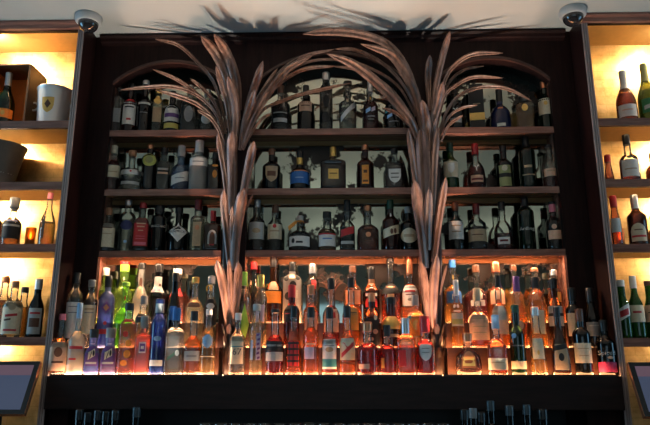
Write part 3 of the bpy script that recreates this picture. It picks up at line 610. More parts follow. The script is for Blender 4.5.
B(424, 316, 18, 'red bottle with red capsule and silver shield label, beside the dark trunk', style='squat', gl='clear', lq='red', fill=.56, cap='red', capy=333, n=3.5, neck=9, L=[('shield', 344, 361, 'silver', .65), ('rect', 348, 349, 'grey', .4), ('rect', 352, 353, 'grey', .4)])
B = row(Y1, ZROW[1], 'liquor bottles in the front row of the ledge, right bay')
B(467, 333, 26, 'wide rounded decanter with arched dark label right of the palm trunk', style='bulb', gl='clear', lq='brown', fill=.6, cap='copper', capy=342, neck=9, dr=.5, L=[('arch', 347, 368, 'brown', .55), ('oval', 351, 360, 'copper', .4), ('rect', 357, 366, 'olive', .46)])
B(494.5, 315, 19, 'copper bottle with cream label and grey blue cap, front row', style='squat', gl='clear', lq='copper', fill=.5, cap='pale blue', capy=329, n=4, neck=7, L=[('rect', 358, 370, 'cream', .95), ('rect', 362, 363, 'tan', .6)])
B(514.5, 305, 15, 'dark green bottle with cream strip near its foot, front row', style='whisky', gl='darkgreen', lq=None, cap='dark green', capy=313, L=[('rect', 361, 369, 'cream', .95), ('oval', 333, 338, 'pale blue', .3, -.4), ('rect', 345, 346, 'grey', .7)])
B(534.5, 307, 16, 'clear bottle of golden liquid with framed pale label, front row', style='flare', gl='clear', lq='gold', fill=.6, cap='silver', capy=316, L=[('rect', 338, 359, 'cream', .75), ('oval', 350, 355, 'gold', .15)])
B(556, 307, 17, 'dark square bottle with slanted label band and long neck', style='cone', gl='brown', lq='brown', fill=.5, cap='black', capy=318, n=6, neck=6, L=[('rect', 344, 370, 'tan', .75), ('slant', 343, 351, 'black', .8), ('oval', 353, 361, 'black', .3)])
B(578.5, 309, 17, 'dark wine bottle with white label at the right of the front row', style='wine', gl='black', lq=None, cap='brown', capy=322, L=[('rect', 343, 363, 'cream', .92), ('rect', 348, 349, 'tan', .6), ('rect', 355, 356, 'tan', .5)], name='wine_bottle', cat='wine bottle')
B(602.5, 320, 18, 'black bottle with magenta base label, last at the right of the ledge', style='whisky', gl='black', lq=None, cap='black', capy=331, L=[('rect', 362, 372, 'magenta', .92)], TX=[('Spiced', 353, 4.5, 'pale grey')], MK=[('oval', 356, 359, 'peach', .3, .3)])
# --- ledge: second row
B = row(Y2, ZROW[2], 'liquor bottles in the second row of the ledge, left bay')
YE = 2.768
B(77.5, 273, 15, 'tall clear bottle with large pale label and dark cap, left of second row', style='tall', gl='clear', lq='clear', fill=.6, cap='black', capy=284, Y=YE, L=[('rect', 302, 338, 'white', .93), ('rect', 306, 307, 'grey', .6), ('rect', 312, 313, 'grey', .6)])
B(92.5, 280, 14, 'clear bottle with grey printed label behind the frosted one, second row', style='tall', gl='clear', lq='clear', fill=.6, cap='grey', capy=287, Y=YE, L=[('rect', 305, 334, 'cream', .85), ('rect', 312, 313, 'grey', .6), ('rect', 308, 310, 'tan', .6)])
B(109, 276, 16, 'violet blue bottle with diamond emblem and black cap, second row', style='tall', gl='violet', lq='blue', fill=.6, cap='black', capy=288, L=[('diamond', 301, 314, 'purple', .65), ('diamond', 304, 311, 'copper', .35), ('oval', 321, 325, 'red', .2), ('rect', 329, 334, 'red', .75)])
B(126, 282, 18, 'lime green bottle with red dot on its shoulder, second row', style='squat', gl='lime', lq='green', fill=.66, cap='lime', capy=286, neck=7, L=[('oval', 295, 300, 'red', .22)])
B(144.5, 296, 15, 'clear bottle with dark label band behind the pink one', style='whisky', gl='clear', lq='pale', fill=.6, cap='grey', capy=305, L=[('rect', 314, 323, 'black', .9), ('rect', 316, 317, 'peach', .6)])
B(176, 273, 14, 'slim black bottle with long neck and blue label, second row', style='burg', gl='black', lq=None, cap='black', capy=282, neck=6.5, L=[('rect', 306, 320, 'blue', .5)])
B(195.5, 277, 18, 'pale golden bottle with gold cap and two small dark labels, second row', style='whisky', gl='clear', lq='pale', fill=.66, cap='gold', capy=283, L=[('rect', 302, 307, 'brown', .7), ('rect', 297, 299, 'tan', .6)])
B(212, 276, 13, 'bottle with dark label and white cloud print beside the left palm', style='whisky', gl='clear', lq='pale', fill=.6, cap='grey', capy=284, L=[('rect', 299, 325, 'black', .92), ('oval', 303, 309, 'white', .6)])
B = row(Y2, ZROW[2], 'liquor bottles in the second row of the ledge, middle bay')
B(244, 272, 16, 'clear bottle with lime green leaf print and green neck, second row', style='tall', gl='clear', lq='clear', fill=.6, cap='lime', capy=286, L=[('diamond', 303, 352, 'lime', .6, .2), ('rect', 297, 309, 'teal', .16, -.55)], MK=[('rect', 299, 300.2, 'white', .08, -.55), ('rect', 302, 303.2, 'white', .08, -.55), ('rect', 305, 306.4, 'white', .08, -.55)])
B(261, 275, 14, 'clear bottle with pale gold tall cap behind the purple script bottle', style='tall', gl='clear', lq='pale', fill=.5, cap='gold', capy=288, neck=7, L=[('rect', 305, 322, 'lavender', .6)])
B(292, 285, 16, 'dark red bottle with black label and red capsule, second row', style='whisky', gl='darkred', lq=None, cap='red', capy=298, L=[('rect', 305, 322, 'black', .9), ('oval', 307, 311, 'gold', .25, .4), ('rect', 313, 314, 'red', .8)])
B(311, 285, 15, 'orange bottle behind the lavender labelled one, second row', style='whisky', gl='clear', lq='orange', fill=.66, cap='copper', capy=295, L=[('rect', 312, 330, 'peach', .8)])
B(331, 278, 17, 'red bottle with dark capsule and red square label, second row', style='squat', gl='clear', lq='red', fill=.6, cap='black', capy=290, L=[('rect', 309, 332, 'peach', .85), ('rect', 312, 318, 'red', .5)])
B(351, 277, 18, 'amber bottle with black cap and orange label, second row', style='squat', gl='clear', lq='amber', fill=.6, cap='black', capy=288, L=[('rect', 307, 330, 'orange', .8), ('rect', 312, 313, 'brown', .6)])
B(371.5, 293, 16, 'dark bottle covered in pale ornamental print, second row', style='whisky', gl='brown', lq=None, cap='copper', capy=302, L=[('rect', 318, 345, 'black', .9), ('oval', 322, 327, 'peach', .3, -.3), ('oval', 329, 334, 'peach', .3, .35), ('oval', 337, 341, 'peach', .35, -.2), ('oval', 315, 320, 'cream', .2, .4)])
B(390.5, 297, 20, 'broad dark shouldered bottle with wide gold label, second row', style='squat', gl='brown', lq='brown', fill=.5, cap='black', capy=304, neck=10, L=[('rect', 316, 329, 'gold', .93), ('rect', 334, 337, 'tan', .7)])
B(415, 295, 18, 'golden bottle with round orange label behind the red capsule bottle', style='whisky', gl='clear', lq='gold', fill=.66, cap='grey', capy=306, L=[('rect', 316, 336, 'orange', .85), ('oval', 320, 330, 'gold', .4), ('oval', 315, 319, 'teal', .2, -.7)])
B = row(Y2, ZROW[2], 'liquor bottles in the second row of the ledge, right bay')
B(455.5, 280, 13, 'golden bottle with slender silver cap and white lettering, second row', style='whisky', gl='clear', lq='honey', fill=.66, cap='silver', capy=296, neck=5, L=[('rect', 313, 326, 'pale grey', .85), ('rect', 319, 324, 'olive', .8)], MK=[('oval', 304, 308, 'white', .2, -.4), ('oval', 304, 308, 'white', .2, .15), ('rect', 310, 312, 'white', .5)])
B(477, 288, 20, 'copper bottle with big cream label, second row above the wide decanter', style='squat', gl='clear', lq='copper', fill=.55, cap='cream', capy=301, n=3, L=[('rect', 314, 340, 'peach', .95), ('rect', 318, 319, 'tan', .8), ('rect', 326, 327, 'tan', .6), ('rect', 332, 333, 'tan', .6)])
B(497, 275, 17, 'pale orange bottle with black neck and whitish label, second row', style='squat', gl='clear', lq='orange', fill=.66, cap='black', capy=288, neck=6, L=[('rect', 305, 334, 'peach', .9), ('rect', 306, 320, 'pale grey', .45, .2)])
B(516, 276, 18, 'cone shouldered amber bottle with purple neck, second row', style='flare', gl='clear', lq='amber', fill=.58, cap='purple', capy=292, neck=6, L=[('oval', 320, 330, 'peach', .5)])
B(534.5, 277, 16, 'amber bottle with black neck and pale square label, second row', style='tall', gl='clear', lq='honey', fill=.66, cap='black', capy=289, L=[('rect', 310, 334, 'cream', .8)])
B(552.5, 278, 15, 'dark bottle with white rounded label and black cap, second row', style='whisky', gl='brown', lq=None, cap='black', capy=289, L=[('rect', 306, 326, 'pale grey', .9), ('rect', 313, 316, 'black', .9)])
B(571, 288, 15, 'black wine bottle with curved cream label at the back of the right corner', style='wine', gl='black', lq=None, cap='black', capy=302, Y=YE, L=[('rect', 313, 336, 'cream', .85), ('oval', 321, 335, 'olive', .4, .3)], name='wine_bottle', cat='wine bottle')
B(589, 288, 15, 'black wine bottle with dull silver label, last in the second row', style='burg', gl='black', lq=None, cap='black', capy=302, Y=YE, L=[('rect', 322, 336, 'grey', .85), ('rect', 325, 326, 'pale grey', .6)], name='wine_bottle', cat='wine bottle')
# --- ledge: back row
B = row(Y3, ZROW[3], 'liquor bottles in the back row of the ledge, left bay')
B(106.5, 268, 14, 'pale green bottle with white cap at the back behind the violet one', style='whisky', gl='lime', lq='pale', fill=.6, cap='white', capy=276, L=[('rect', 300, 318, 'cream', .8)])
B(125.5, 262, 18, 'broad pale green bottle with red topped stopper, back row', style='squat', gl='lime', lq='pale', fill=.66, cap='red', capy=265, neck=9, foil=('lime', 272), L=[('oval', 276, 280, 'cream', .2)])
B(142.5, 263, 15, 'cream coloured bottle with brown oval label and dark cap, back row', style='bulb', gl='frosted', lq='pale', fill=.6, cap='black', capy=270, L=[('oval', 277, 287, 'brown', .45), ('oval', 285, 299, 'tan', .5)])
B(159.5, 264, 17, 'broad black bottle with grey label and pink flowers, back row', style='squat', gl='black', lq=None, cap='black', capy=273, neck=8, L=[('rect', 276, 292, 'pale grey', .9), ('oval', 287, 292, 'pink', .3, -.5), ('oval', 286, 291, 'pink', .3, .2), ('oval', 283, 288, 'brown', .3, .5)])
B(178, 269, 15, 'clear bottle with white and pink collar behind the slim black one', style='squat', gl='clear', lq='pink', fill=.55, cap='white', capy=275, neck=8, L=[('rect', 288, 296, 'red', .9)])
B = row(Y3, ZROW[3], 'liquor bottles in the back row of the ledge, middle bay')
B(254, 262, 12, 'dark bottle with red cap beside the left palm, back row', style='burg', gl='smoke', lq=None, cap='red', capy=270)
B(274, 255, 17, 'tall dark bottle with black knob stopper and orange base, back row', style='squat', gl='brown', lq=None, cap='black', capy=268, neck=7, L=[('rect', 281, 290, 'tan', .6), ('rect', 291, 303, 'orange', .92)])
B(292.5, 262, 19, 'white bottle with black cow spots and black cap, back row', style='high', gl='frosted', lq='clear', fill=.6, cap='black', capy=272, L=[('oval', 275, 281, 'black', .25, -.6), ('oval', 274, 280, 'black', .25, .6), ('oval', 281, 288, 'black', .35, .1), ('oval', 292, 300, 'black', .35, -.4), ('rect', 290, 298, 'pale grey', .35, .25)])
B(312.5, 264, 13, 'silver bottle with small red and black label, back row', style='tall', gl='smoke', lq='clear', fill=.7, cap='silver', capy=274, neck=6.5, L=[('rect', 279, 292, 'black', .7), ('rect', 280, 289, 'red', .35, .2)])
B(352.5, 266, 18, 'amber round shouldered bottle with dark cap behind the orange label one', style='whisky', gl='clear', lq='amber', fill=.72, cap='brown', capy=273, L=[('rect', 290, 304, 'copper', .8)])
B(371, 267, 16, 'dark bottle with copper banded black cap and white lettering, back row', style='whisky', gl='brown', lq=None, cap='black', capy=280, foil=('copper', 285), L=[('rect', 293, 296, 'white', .7), ('arch', 297, 307, 'red', .7)])
B(390, 258, 19, 'reddish bottle with clear neck and black shouldered label, back row', style='squat', gl='clear', lq='copper', fill=.55, cap='black', capy=263, neck=6.5, L=[('rect', 283, 294, 'black', .92), ('rect', 294, 302, 'tan', .35), ('rect', 286, 287, 'copper', .6)])
B(409, 257, 17, 'orange bottle with long copper neck and white label beside right palm', style='squat', gl='clear', lq='orange', fill=.55, cap='copper', capy=275, neck=6, L=[('rect', 285, 306, 'white', .9), ('rect', 290, 292, 'red', .6)], MK=[('rect', 294, 295, 'dark red', .5), ('oval', 298, 301, 'grey', .3)])
B = row(Y3, ZROW[3], 'liquor bottles in the back row of the ledge, right bay')
B(452, 260, 17, 'golden bottle with blue cap and blue label, back row of right bay', style='squat', gl='clear', lq='gold', fill=.62, cap='blue', capy=268, L=[('rect', 291, 303, 'blue', .85), ('oval', 274, 279, 'gold', .25)], TX=[('1', 297, 6, 'white', False, -.2)])
B(475.5, 265, 19, 'dark red bottle with white figure label behind the big cream label', style='squat', gl='clear', lq='red', fill=.5, cap='brown', capy=273, n=3, L=[('rect', 289, 299, 'cream', .5), ('rect', 300, 306, 'white', .7)])
B(495, 262, 17, 'orange bottle with tall copper neck at the back behind the whitish label', style='squat', gl='clear', lq='orange', fill=.62, cap='copper', capy=273, neck=8, L=[('rect', 290, 304, 'peach', .8)])
B(513, 265, 18, 'golden bottle with brown cap behind the purple necked one', style='bulb', gl='clear', lq='gold', fill=.66, cap='brown', capy=271, neck=6)
B(534, 268, 19, 'round golden bottle with copper cap at the back of right bay', style='bulb', gl='clear', lq='honey', fill=.66, cap='copper', capy=272, neck=7, L=[('oval', 284, 289, 'white', .2, .3)])
B(553, 270, 14, 'amber bottle with silver cap in the last back corner, right bay', style='whisky', gl='clear', lq='amber', fill=.6, cap='silver', capy=276, L=[('rect', 292, 302, 'gold', .7)])
# --- side cabinets
nl, nr = NICHE['left'], NICHE['right']
B = row(2.78, nl[0], None)
B(9.5, 73, 18, 'champagne bottle with orange label in the open wooden box', style='champ', gl='darkgreen', lq=None, cap='silver', capy=79, foil=('silver', 88), L=[('rect', 108, 117, 'orange', .9), ('oval', 110, 115, 'gold', .2)], name='champagne_bottle', cat='champagne bottle', Y=2.765)
B = row(2.765, nl[2], 'bottles in the left display cabinet')
B(15.5, 198, 18, 'bottle with black label and silver dark stopper in the left gold cabinet', style='squat', gl='clear', lq='orange', fill=.2, cap='grey', capy=212, stopper=10, L=[('rect', 219, 238, 'black', .9), ('rect', 224, 226, 'pale grey', .8), ('rect', 219, 221, 'lavender', .6)])
B(51, 193, 15, 'clear bottle half full of golden liquid with black upright label', style='champ', gl='clear', lq='gold', fill=.45, cap='pink', capy=200, neck=5, L=[('rect', 216, 238, 'black', .14, -.5)], turn=.1)
B(-3, 205, 14, 'red orange bottle cut by the frame, left gold cabinet', style='whisky', gl='clear', lq='copper', fill=.6, cap='black', capy=214)
B = row(2.74, nl[3], 'bottles in the left display cabinet')
B(16, 281, 19, 'white bottle with red flourish script in the left gold cabinet', style='whisky', gl='clear', lq='pale', fill=.6, cap='copper', capy=288, Y=2.725, L=[('rect', 301, 334, 'cream', .88), ('oval', 304, 310, 'tan', .35), ('rect', 329, 331, 'red', .6)], MK=[('slant', 313, 317, 'red', .55), ('slant', 318, 321, 'brown', .3, -.3)])
B(39.5, 279, 15, 'black bottle with silver capsule and pale label in the left gold cabinet', style='burg', gl='black', lq=None, cap='silver', capy=290, Y=2.74, L=[('rect', 308, 334, 'pale grey', .8), ('rect', 312, 314, 'red', .6), ('rect', 318, 327, 'brown', .6)], name='wine_bottle', cat='wine bottle')
B(6.5, 276, 14, 'amber bottle with copper cap behind the script bottle', style='whisky', gl='clear', lq='amber', fill=.6, cap='copper', capy=283, Y=2.81)
B(25.5, 287, 11, 'small dark capped bottle half hidden behind the script bottle', style='whisky', gl='clear', lq='honey', fill=.6, cap='black', capy=293, Y=2.82)
B = row(2.765, nr[0], 'champagne bottles in the right display cabinet')
B(622, 71, 19, 'rose champagne bottle with white foil and white label, right gold cabinet', style='champ', gl='rose', lq='copper', fill=.55, cap='white', capy=79, foil=('white', 92), L=[('rect', 104, 116, 'white', .85), ('rect', 109, 110, 'peach', .5)], name='champagne_bottle', cat='champagne bottle')
B(642.5, 64, 18, 'green champagne bottle with olive foil in the right gold cabinet', style='champ', gl='olive', lq='green', fill=.55, cap='olive', capy=72, foil=('olive', 84), L=[('rect', 98, 112, 'green', .7), ('slant', 103, 109, 'pale grey', .5)], name='champagne_bottle', cat='champagne bottle')
B = row(2.765, nr[1], 'bottles in the right display cabinet')
B(625.5, 135, 18, 'bottle of red liquid with white label and dark cap, right gold cabinet', style='squat', gl='clear', lq='red', fill=.44, cap='black', capy=146, Y=2.75, L=[('rect', 159, 176, 'white', .85), ('rect', 168, 169, 'tan', .6), ('oval', 155, 158, 'dark green', .3)])
B(652, 153, 16, 'round orange bottle cut by the frame in the right gold cabinet', style='bulb', gl='rose', lq='orange', fill=.6, cap='gold', capy=160)
B(607, 155, 9, 'slim pink bottle at the inner edge of the right gold cabinet', style='cone', gl='pinkglass', lq='pink', fill=.3, cap='red', capy=163, Y=2.84)
B = row(2.765, nr[2], 'bottles in the right display cabinet')
B(633.5, 195, 18, 'dark bottle with cream oval label and foil top, right gold cabinet', style='whisky', gl='brown', lq=None, cap='silver', capy=210, Y=2.75, L=[('arch', 223, 241, 'cream', .75), ('rect', 235, 237, 'red', .7), ('rect', 229, 230, 'brown', .4)])
B(612.5, 196, 10, 'narrow bottle with red capsule and white label, right gold cabinet', style='burg', gl='rose', lq=None, cap='red', capy=208, Y=2.74, L=[('rect', 218, 232, 'white', .85)])
B(653, 216, 15, 'round gold bottle cut by the frame, right gold cabinet', style='bulb', gl='rose', lq='gold', fill=.6, cap='gold', capy=224)
B = row(2.765, nr[3], 'green bottles in the right display cabinet')
B(620, 280, 12, 'green bottle with red and white label, first of the three green bottles', style='whisky', gl='green', lq='green', fill=.6, cap='white', capy=287, Y=2.74, L=[('slant', 303, 322, 'white', .9), ('slant', 308, 318, 'red', .7)])
B(632, 276, 15, 'green bottle with white neck and cream label, middle of three', style='burg', gl='green', lq='green', fill=.6, cap='white', capy=289, Y=2.76, neck=6, L=[('rect', 305, 322, 'cream', .92), ('rect', 311, 313, 'red', .5)])
B(647.5, 281, 13, 'green bottle with peach label and brown cap, last of the three', style='burg', gl='green', lq='green', fill=.6, cap='brown', capy=286, Y=2.765, L=[('rect', 305, 322, 'peach', .92), ('rect', 312, 313, 'brown', .5)])
# --- wine bottles on the lower worktop
WY = 2.56
wl = [(80, 409.5, 'first wine bottle top from the left under the ledge'), (88.5, 412, 'dark wine bottle top second from the left under the ledge'),
      (98.5, 410, 'dark wine bottle top third from the left under the ledge'), (106.5, 411, 'dark wine bottle top fourth from the left under the ledge'),
      (116, 410, 'dark wine bottle top fifth from the left under the ledge'), (137, 407, 'taller capped wine bottle, last of the left group under the ledge'),
      (464, 409.5, 'dark wine bottle top, first of the right group under the ledge'), (472.5, 408, 'pale capped wine bottle top, second of the right group under the ledge'),
      (481, 412, 'low dark wine bottle top between pale capped and tallest ones'), (490, 400.5, 'tallest wine bottle top of the right group under the ledge'),
      (509, 405.5, 'grey capped wine bottle top just right of the tallest one'), (526, 404.5, 'blue lit wine bottle top second right of the tallest one'),
      (542, 409, 'wine bottle with wide dull cap, last of the right group')]
for k, (px, yt, d) in enumerate(wl):
    bottle(px, yt, 17 if px not in (80, 88.5, 98.5, 106.5, 464, 472.5, 481) else 8.2, WY+(.09 if k % 2 else 0), ZW, 'wine', 'black', None, cap='grey' if px == 472.5 else 'slate' if yt < 408 else 'black', capy=yt+10, neck=7.6 if px != 542 else 9,
           d=d, g='wine bottles under the ledge', name='wine_bottle', cat='wine bottle')
# tumblers along the worktop
def tumbler():
    mb = MB(); mb.lathe([(0, .026), (.004, .029), (.09, .034), (.09, .0325), (.008, .027), (.006, .001)], 20)
    return mb
gt = None; ztum = at(325, 423.5, 2.42).z
for k, px in enumerate([206+14.8*j for j in range(17)]):
    p = at(px, 423.5, 2.42)
    if gt is None:
        mb = MB(); h = ztum-ZW; mb.lathe([(0, .020), (.004, .022), (h*.6, .024), (h-.001, .025), (h, .0245), (h-.001, .0235), (h*.6, .0225), (.008, .02), (.007, .001)], 18)
        gt = mb.build('highball_glass', glass('clear')); o = gt
    else:
        o = gt.copy(); COL.objects.link(o)
    o.location = (p.x, 2.42, ZW); tag(o, 'tall clear glass in the row of glass rims along the bottom middle', 'glass', 'tall clear glasses in a row on the worktop')

# ---------------------------------------------------------------- niche objects
def gift_box():
    z = nl[0]; Yb = 2.81; a = at(24, 118, 2.72); p0 = at(-20, 118, 2.72); h = at(10, 71, 2.80).z-z
    x0, x1 = p0.x, a.x; r = empty('presentation_box', ((x0+x1)/2, Yb, z), 'open wooden presentation box with orange lining on top shelf of left cabinet', 'box')
    wd = wood('box_wood', (.10, .05, .025), (.2, .11, .06), .4, (20, 20, 3)); t = .008; w = (x1-x0)/2; d = .085
    m = MB(); m.box((-w, -d, 0), (-w+t, d, h)); m.box((w-t, -d, 0), (w, d, h)); m.box((-w, -d, h-t), (w, d, h)); m.box((-w, -d, 0), (w, d, .003)); m.box((-w, d-t, 0), (w, d, h))
    m.build('case', wd, r, smooth=False)
    n = MB(); n.box((-w+t, d-t-.003, .004), (w-t, d-t, h-t)); n.box((w-t-.003, -d+.004, .004), (w-t, d-t, h-t)); n.box((-w+t, -d+.004, .004), (-w+t+.003, d-t, h-t))
    o = n.build('lining', plain('orange_lining', (.80, .24, .03), .6), r, smooth=False); o['label'] = 'orange lining'
gift_box()
def bucket():
    z = nl[0]; Y = 2.79; p = at(56, 91, Y); h = p.z-z; sc = scale_at(p); R1 = 17*sc; R0 = 14.2*sc
    r = empty('ice_bucket', (p.x, Y, z), 'polished silver ice bucket with gold crest and ring handle', 'ice bucket')
    st = plain('polished_silver', (.88, .87, .85), .4, .45, var=.03)
    mb = MB(); pr = [(0, R0*.9), (.004, R0)]+[(h*k/8, R0+(R1-R0)*(k/8)**1.3) for k in range(1, 8)]+[(h-.006, R1), (h-.003, R1*1.03), (h, R1*1.01), (h-.002, R1*.96), (.01, R0*.93), (.008, .001)]
    mb.lathe(pr, 36); mb.build('bucket', st, r)
    sh = Shape('wine', R0+.45*(R1-R0), h/.6, .01, 2, 1); 
    sh.r = lambda zz: R0+(R1-R0)*(max(0.001, zz)/h)**1.3
    o = patch(sh, 'shield', h*.30, h*.68, .36, paper('gold'), r, 'crest', .001, .05); o['label'] = 'gold crest'
    o = patch(sh, 'diamond', h*.40, h*.62, .2, paper('brown'), o, 'crest_figure', .0016, .05)
    for s in (-1, 1):
        hb = MB(); c = Vector((s*(R1*.985+.018), 0, h*.60)); rr = .020; q = .005
        rows = [[(c.x+(rr+q*math.cos(b))*math.cos(a), q*math.sin(b), c.z+(rr+q*math.cos(b))*math.sin(a)) for b in [2*PI*j/8 for j in range(8)]] for a in [2*PI*k/20 for k in range(21)]]
        hb.tube(rows, False); hb.build('ring_handle', st, r)
bucket()
def bucket2():
    z = nl[1]; Y = 2.785; p = at(-4, 150, Y); h = at(0, 147, Y).z-z; sc = scale_at(p); R1 = 29.5*sc; R0 = 21*sc
    r = empty('champagne_bucket', (p.x, Y, z), 'large matt grey champagne bucket flaring to its rim, second shelf of left cabinet', 'champagne bucket')
    m = plain('matt_grey', (.13, .115, .10), .55, .2)
    mb = MB(); pr = [(0, R0*.95), (.004, R0)]+[(h*k/8, R0+(R1-R0)*(k/8)**2.2) for k in range(1, 9)]+[(h+.001, R1*.985), (h*.9, R1*.93), (.01, R0*.93), (.008, .001)]
    dr = min(1, .125/R1); mb.lathe(pr, 36, dr=dr); mb.build('bucket', m, r)
    sh = Shape('wine', R0, h*2, .01, 2, dr); sh.r = lambda zz: R0+(R1-R0)*(max(0.001, zz)/h)**2.2
    lettering(sh, 'CHAMPAGNE', h*.33, .03, 'pale grey', r, umax=.7, uc=.35)
bucket2()
def gleam(px, yb, w, yt, z, d):  # amber gleam put in as a glowing cup
    p = at(px, yt, 2.86); h = max(.03, p.z-z); R = w/2*scale_at(p)
    r = empty('gleam_cup', (p.x, 2.86, z), d, 'candle', 'amber votive cups in the gold cabinets')
    mb = MB(); mb.lathe([(0, R*.85), (.003, R*.92), (h, R), (h, R*.93), (.006, R*.84), (.005, .001)], 20); mb.build('cup', glassmat('amber_cup', (.95, .5, .12), 1, .4, (.95, .45, .08)), r)
    mb = MB(); mb.lathe([(.006, R*.8), (h*.5, R*.83), (h*.5+.001, .001)], 16); mb.build('cup_fill', plain('cup_fill', (.85, .6, .3), .5), r)
    mb = MB(); mb.lathe([(h*.52, .001), (h*.58, .004), (h*.68, .005), (h*.82, .002), (h*.86, .0005)], 10); mb.build('glow_core', glow('glow_core', (1, .5, .12), 25), r)
gleam(31.5, 243, 10, 228, nl[2], 'glowing amber votive cup between two bottles in the left gold cabinet')
gleam(619.5, 241, 8, 229, nr[2], 'glowing amber votive cup beside the dark bottle in the right gold cabinet')

# ---------------------------------------------------------------- till screens
def screen(side, label):
    if side == 'left': tr, br = at(41, 361, 2.655), at(24.5, 414.5, 2.55); tl = tr+Vector((-.30, 0, 0)); bl = br+Vector((-.30, 0, 0))
    else: tl, bl = at(627.5, 362, 2.655), at(644.5, 417, 2.55); tr = tl+Vector((.30, 0, 0)); br = bl+Vector((.30, 0, 0))
    if side == 'left': bl.x = tl.x; br.x = tr.x-.03
    else: br.x = tr.x; bl.x = tl.x+.03
    if side == 'left': br.x = at(24.5, 414.5, 2.55).x
    else: bl.x = at(644.5, 417, 2.55).x
    c = (tl+tr+bl+br)/4
    r = empty('till_screen', (c.x, c.y+.02, ZW), label, 'screen', 'till screens on the counter')
    nrm = (tr-tl).cross(bl-tl).normalized()
    if nrm.y > 0: nrm = -nrm
    def quad(e, f, d0, d1):
        def P(a, b): return tl*(1-a)*(1-b)+tr*a*(1-b)+bl*(1-a)*b+br*a*b
        cs = [P(e, f), P(1-e, f), P(1-e, 1-f), P(e, 1-f)]
        m = MB(); m.tube([[tuple(q+nrm*d0) for q in cs], [tuple(q+nrm*d1) for q in cs]]); return m
    child(quad(0, 0, -.022, 0).build('rim', capmat('copper'), None, smooth=False, bevel=.004), r)
    child(quad(.006, .008, 0, .0012).build('bezel', plain('screen_bezel', (.01, .01, .011), .25), None, smooth=False), r)
    child(quad(.075, .085, .0012, .002).build('display', plain('screen_face', (.03, .035, .06), .12, emit=.3, ecol=(.13, .165, .28), var=.05, scale=3), None, smooth=False), r)  # even blue glow stands in for the reflection in the dark screen
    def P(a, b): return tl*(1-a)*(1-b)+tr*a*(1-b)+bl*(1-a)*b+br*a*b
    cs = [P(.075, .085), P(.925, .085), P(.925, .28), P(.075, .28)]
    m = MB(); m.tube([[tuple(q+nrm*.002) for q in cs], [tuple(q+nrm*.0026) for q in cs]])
    o = child(m.build('reflection_band', plain('reflection_tint', (.05, .03, .05), .12, emit=.35, ecol=(.28, .17, .22)), None, smooth=False), r)  # pinkish band of the reflection, put in as a glowing strip
    st = MB(); st.lathe([(ZW, .07), (ZW+.008, .07), (ZW+.012, .02), (c.z-.02, .018)], 20, axis=(c.x, c.y+.035, 0)); child(st.build('stand', capmat('black'), None), r)
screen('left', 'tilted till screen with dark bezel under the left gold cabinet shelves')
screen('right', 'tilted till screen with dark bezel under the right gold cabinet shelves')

# ---------------------------------------------------------------- dome cameras
def dome(px, py, label):
    p = at(px, py, 2.60); p.z = ZC
    k = 2.60
    d = CM @ Vector(((px-325)/F, (212.5-py)/F, -1)); q = EYE+d*((ZC-EYE.z)/d.z)
    r = empty('dome_camera', (q.x, min(q.y, 2.62), ZC), label, 'security camera', 'dome cameras on the ceiling')
    w = plain('camera_white', (.42, .44, .44), .4)
    m = MB(); m.lathe([(0, .060), (-.006, .062), (-.030, .060), (-.036, .055), (-.037, .04)], 32); m.build('housing', w, r)
    m = MB(); m.lathe([(-.034, .047)]+[(-.036-.046*math.sin(a), .047*math.cos(a)) for a in [PI/2*k/8 for k in range(8)]]+[(-.082, .001)], 28); o = m.build('dome', plain('dome_glass', (.02, .02, .022), .06, coat=1), r); o['label'] = 'dark glossy dome'
dome(89.5, 17, 'white dome security camera on the ceiling, left corner of the bar')
dome(571.5, 11, 'white dome security camera on the ceiling, right corner of the bar')

# ---------------------------------------------------------------- carved palms
def smooth_path(pts, N=16):
    P = [pts[0]*2-pts[1]]+pts+[pts[-1]*2-pts[-2]]; out = []; segs = len(pts)-1
    for i in range(N+1):
        t = i/N*segs; k = min(int(t), segs-1); f = t-k; a, b, c, d = P[k:k+4]
        out.append(.5*((2*b)+(c-a)*f+(2*a-5*b+4*c-d)*f*f+(3*b-a-3*c+d)*f**3))
    return out
def frond(root, pts, w, y0, y1, peak=.72, name='frond', base=.5, blunt=.75, tilt=0.0, ex=1.9):
    w *= .84 if w < 6.5 else .95
    n = len(pts); W = [at(p[0], p[1], y0+(y1-y0)*(k/(n-1))**ex) for k, p in enumerate(pts)]
    N = 20; path = smooth_path(W, N); rows = []
    for i, p in enumerate(path):
        a = path[max(0, i-1)]; b = path[min(N, i+1)]; tan = (b-a).normalized(); view = (p-EYE).normalized()
        side = tan.cross(view).normalized(); nor = side.cross(tan).normalized()
        if nor.y > 0: nor = -nor; 
        s2 = (side+nor*tilt).normalized(); n2 = tan.cross(s2).normalized()
        if n2.y > 0: n2 = -n2
        t = i/N
        k = base+(1-base)*math.sin(min(1, t/peak)*PI/2) if t < peak else max(.03, 1-((t-peak)/(1-peak))**2.8)**blunt
        hw = w/2*scale_at(p)*k; th = min(.010, max(.0020, hw*.5))
        rows.append([tuple(p-s2*hw), tuple(p-s2*hw*.55+n2*th*.9), tuple(p+n2*th*.15), tuple(p+s2*hw*.55+n2*th*.9), tuple(p+s2*hw), tuple(p+s2*hw*.5-n2*th*.8), tuple(p-n2*th*1.0), tuple(p-s2*hw*.5-n2*th*.8)])
    m = MB(); m.tube(rows); return child(m.build(name, W_FROND, None), root)
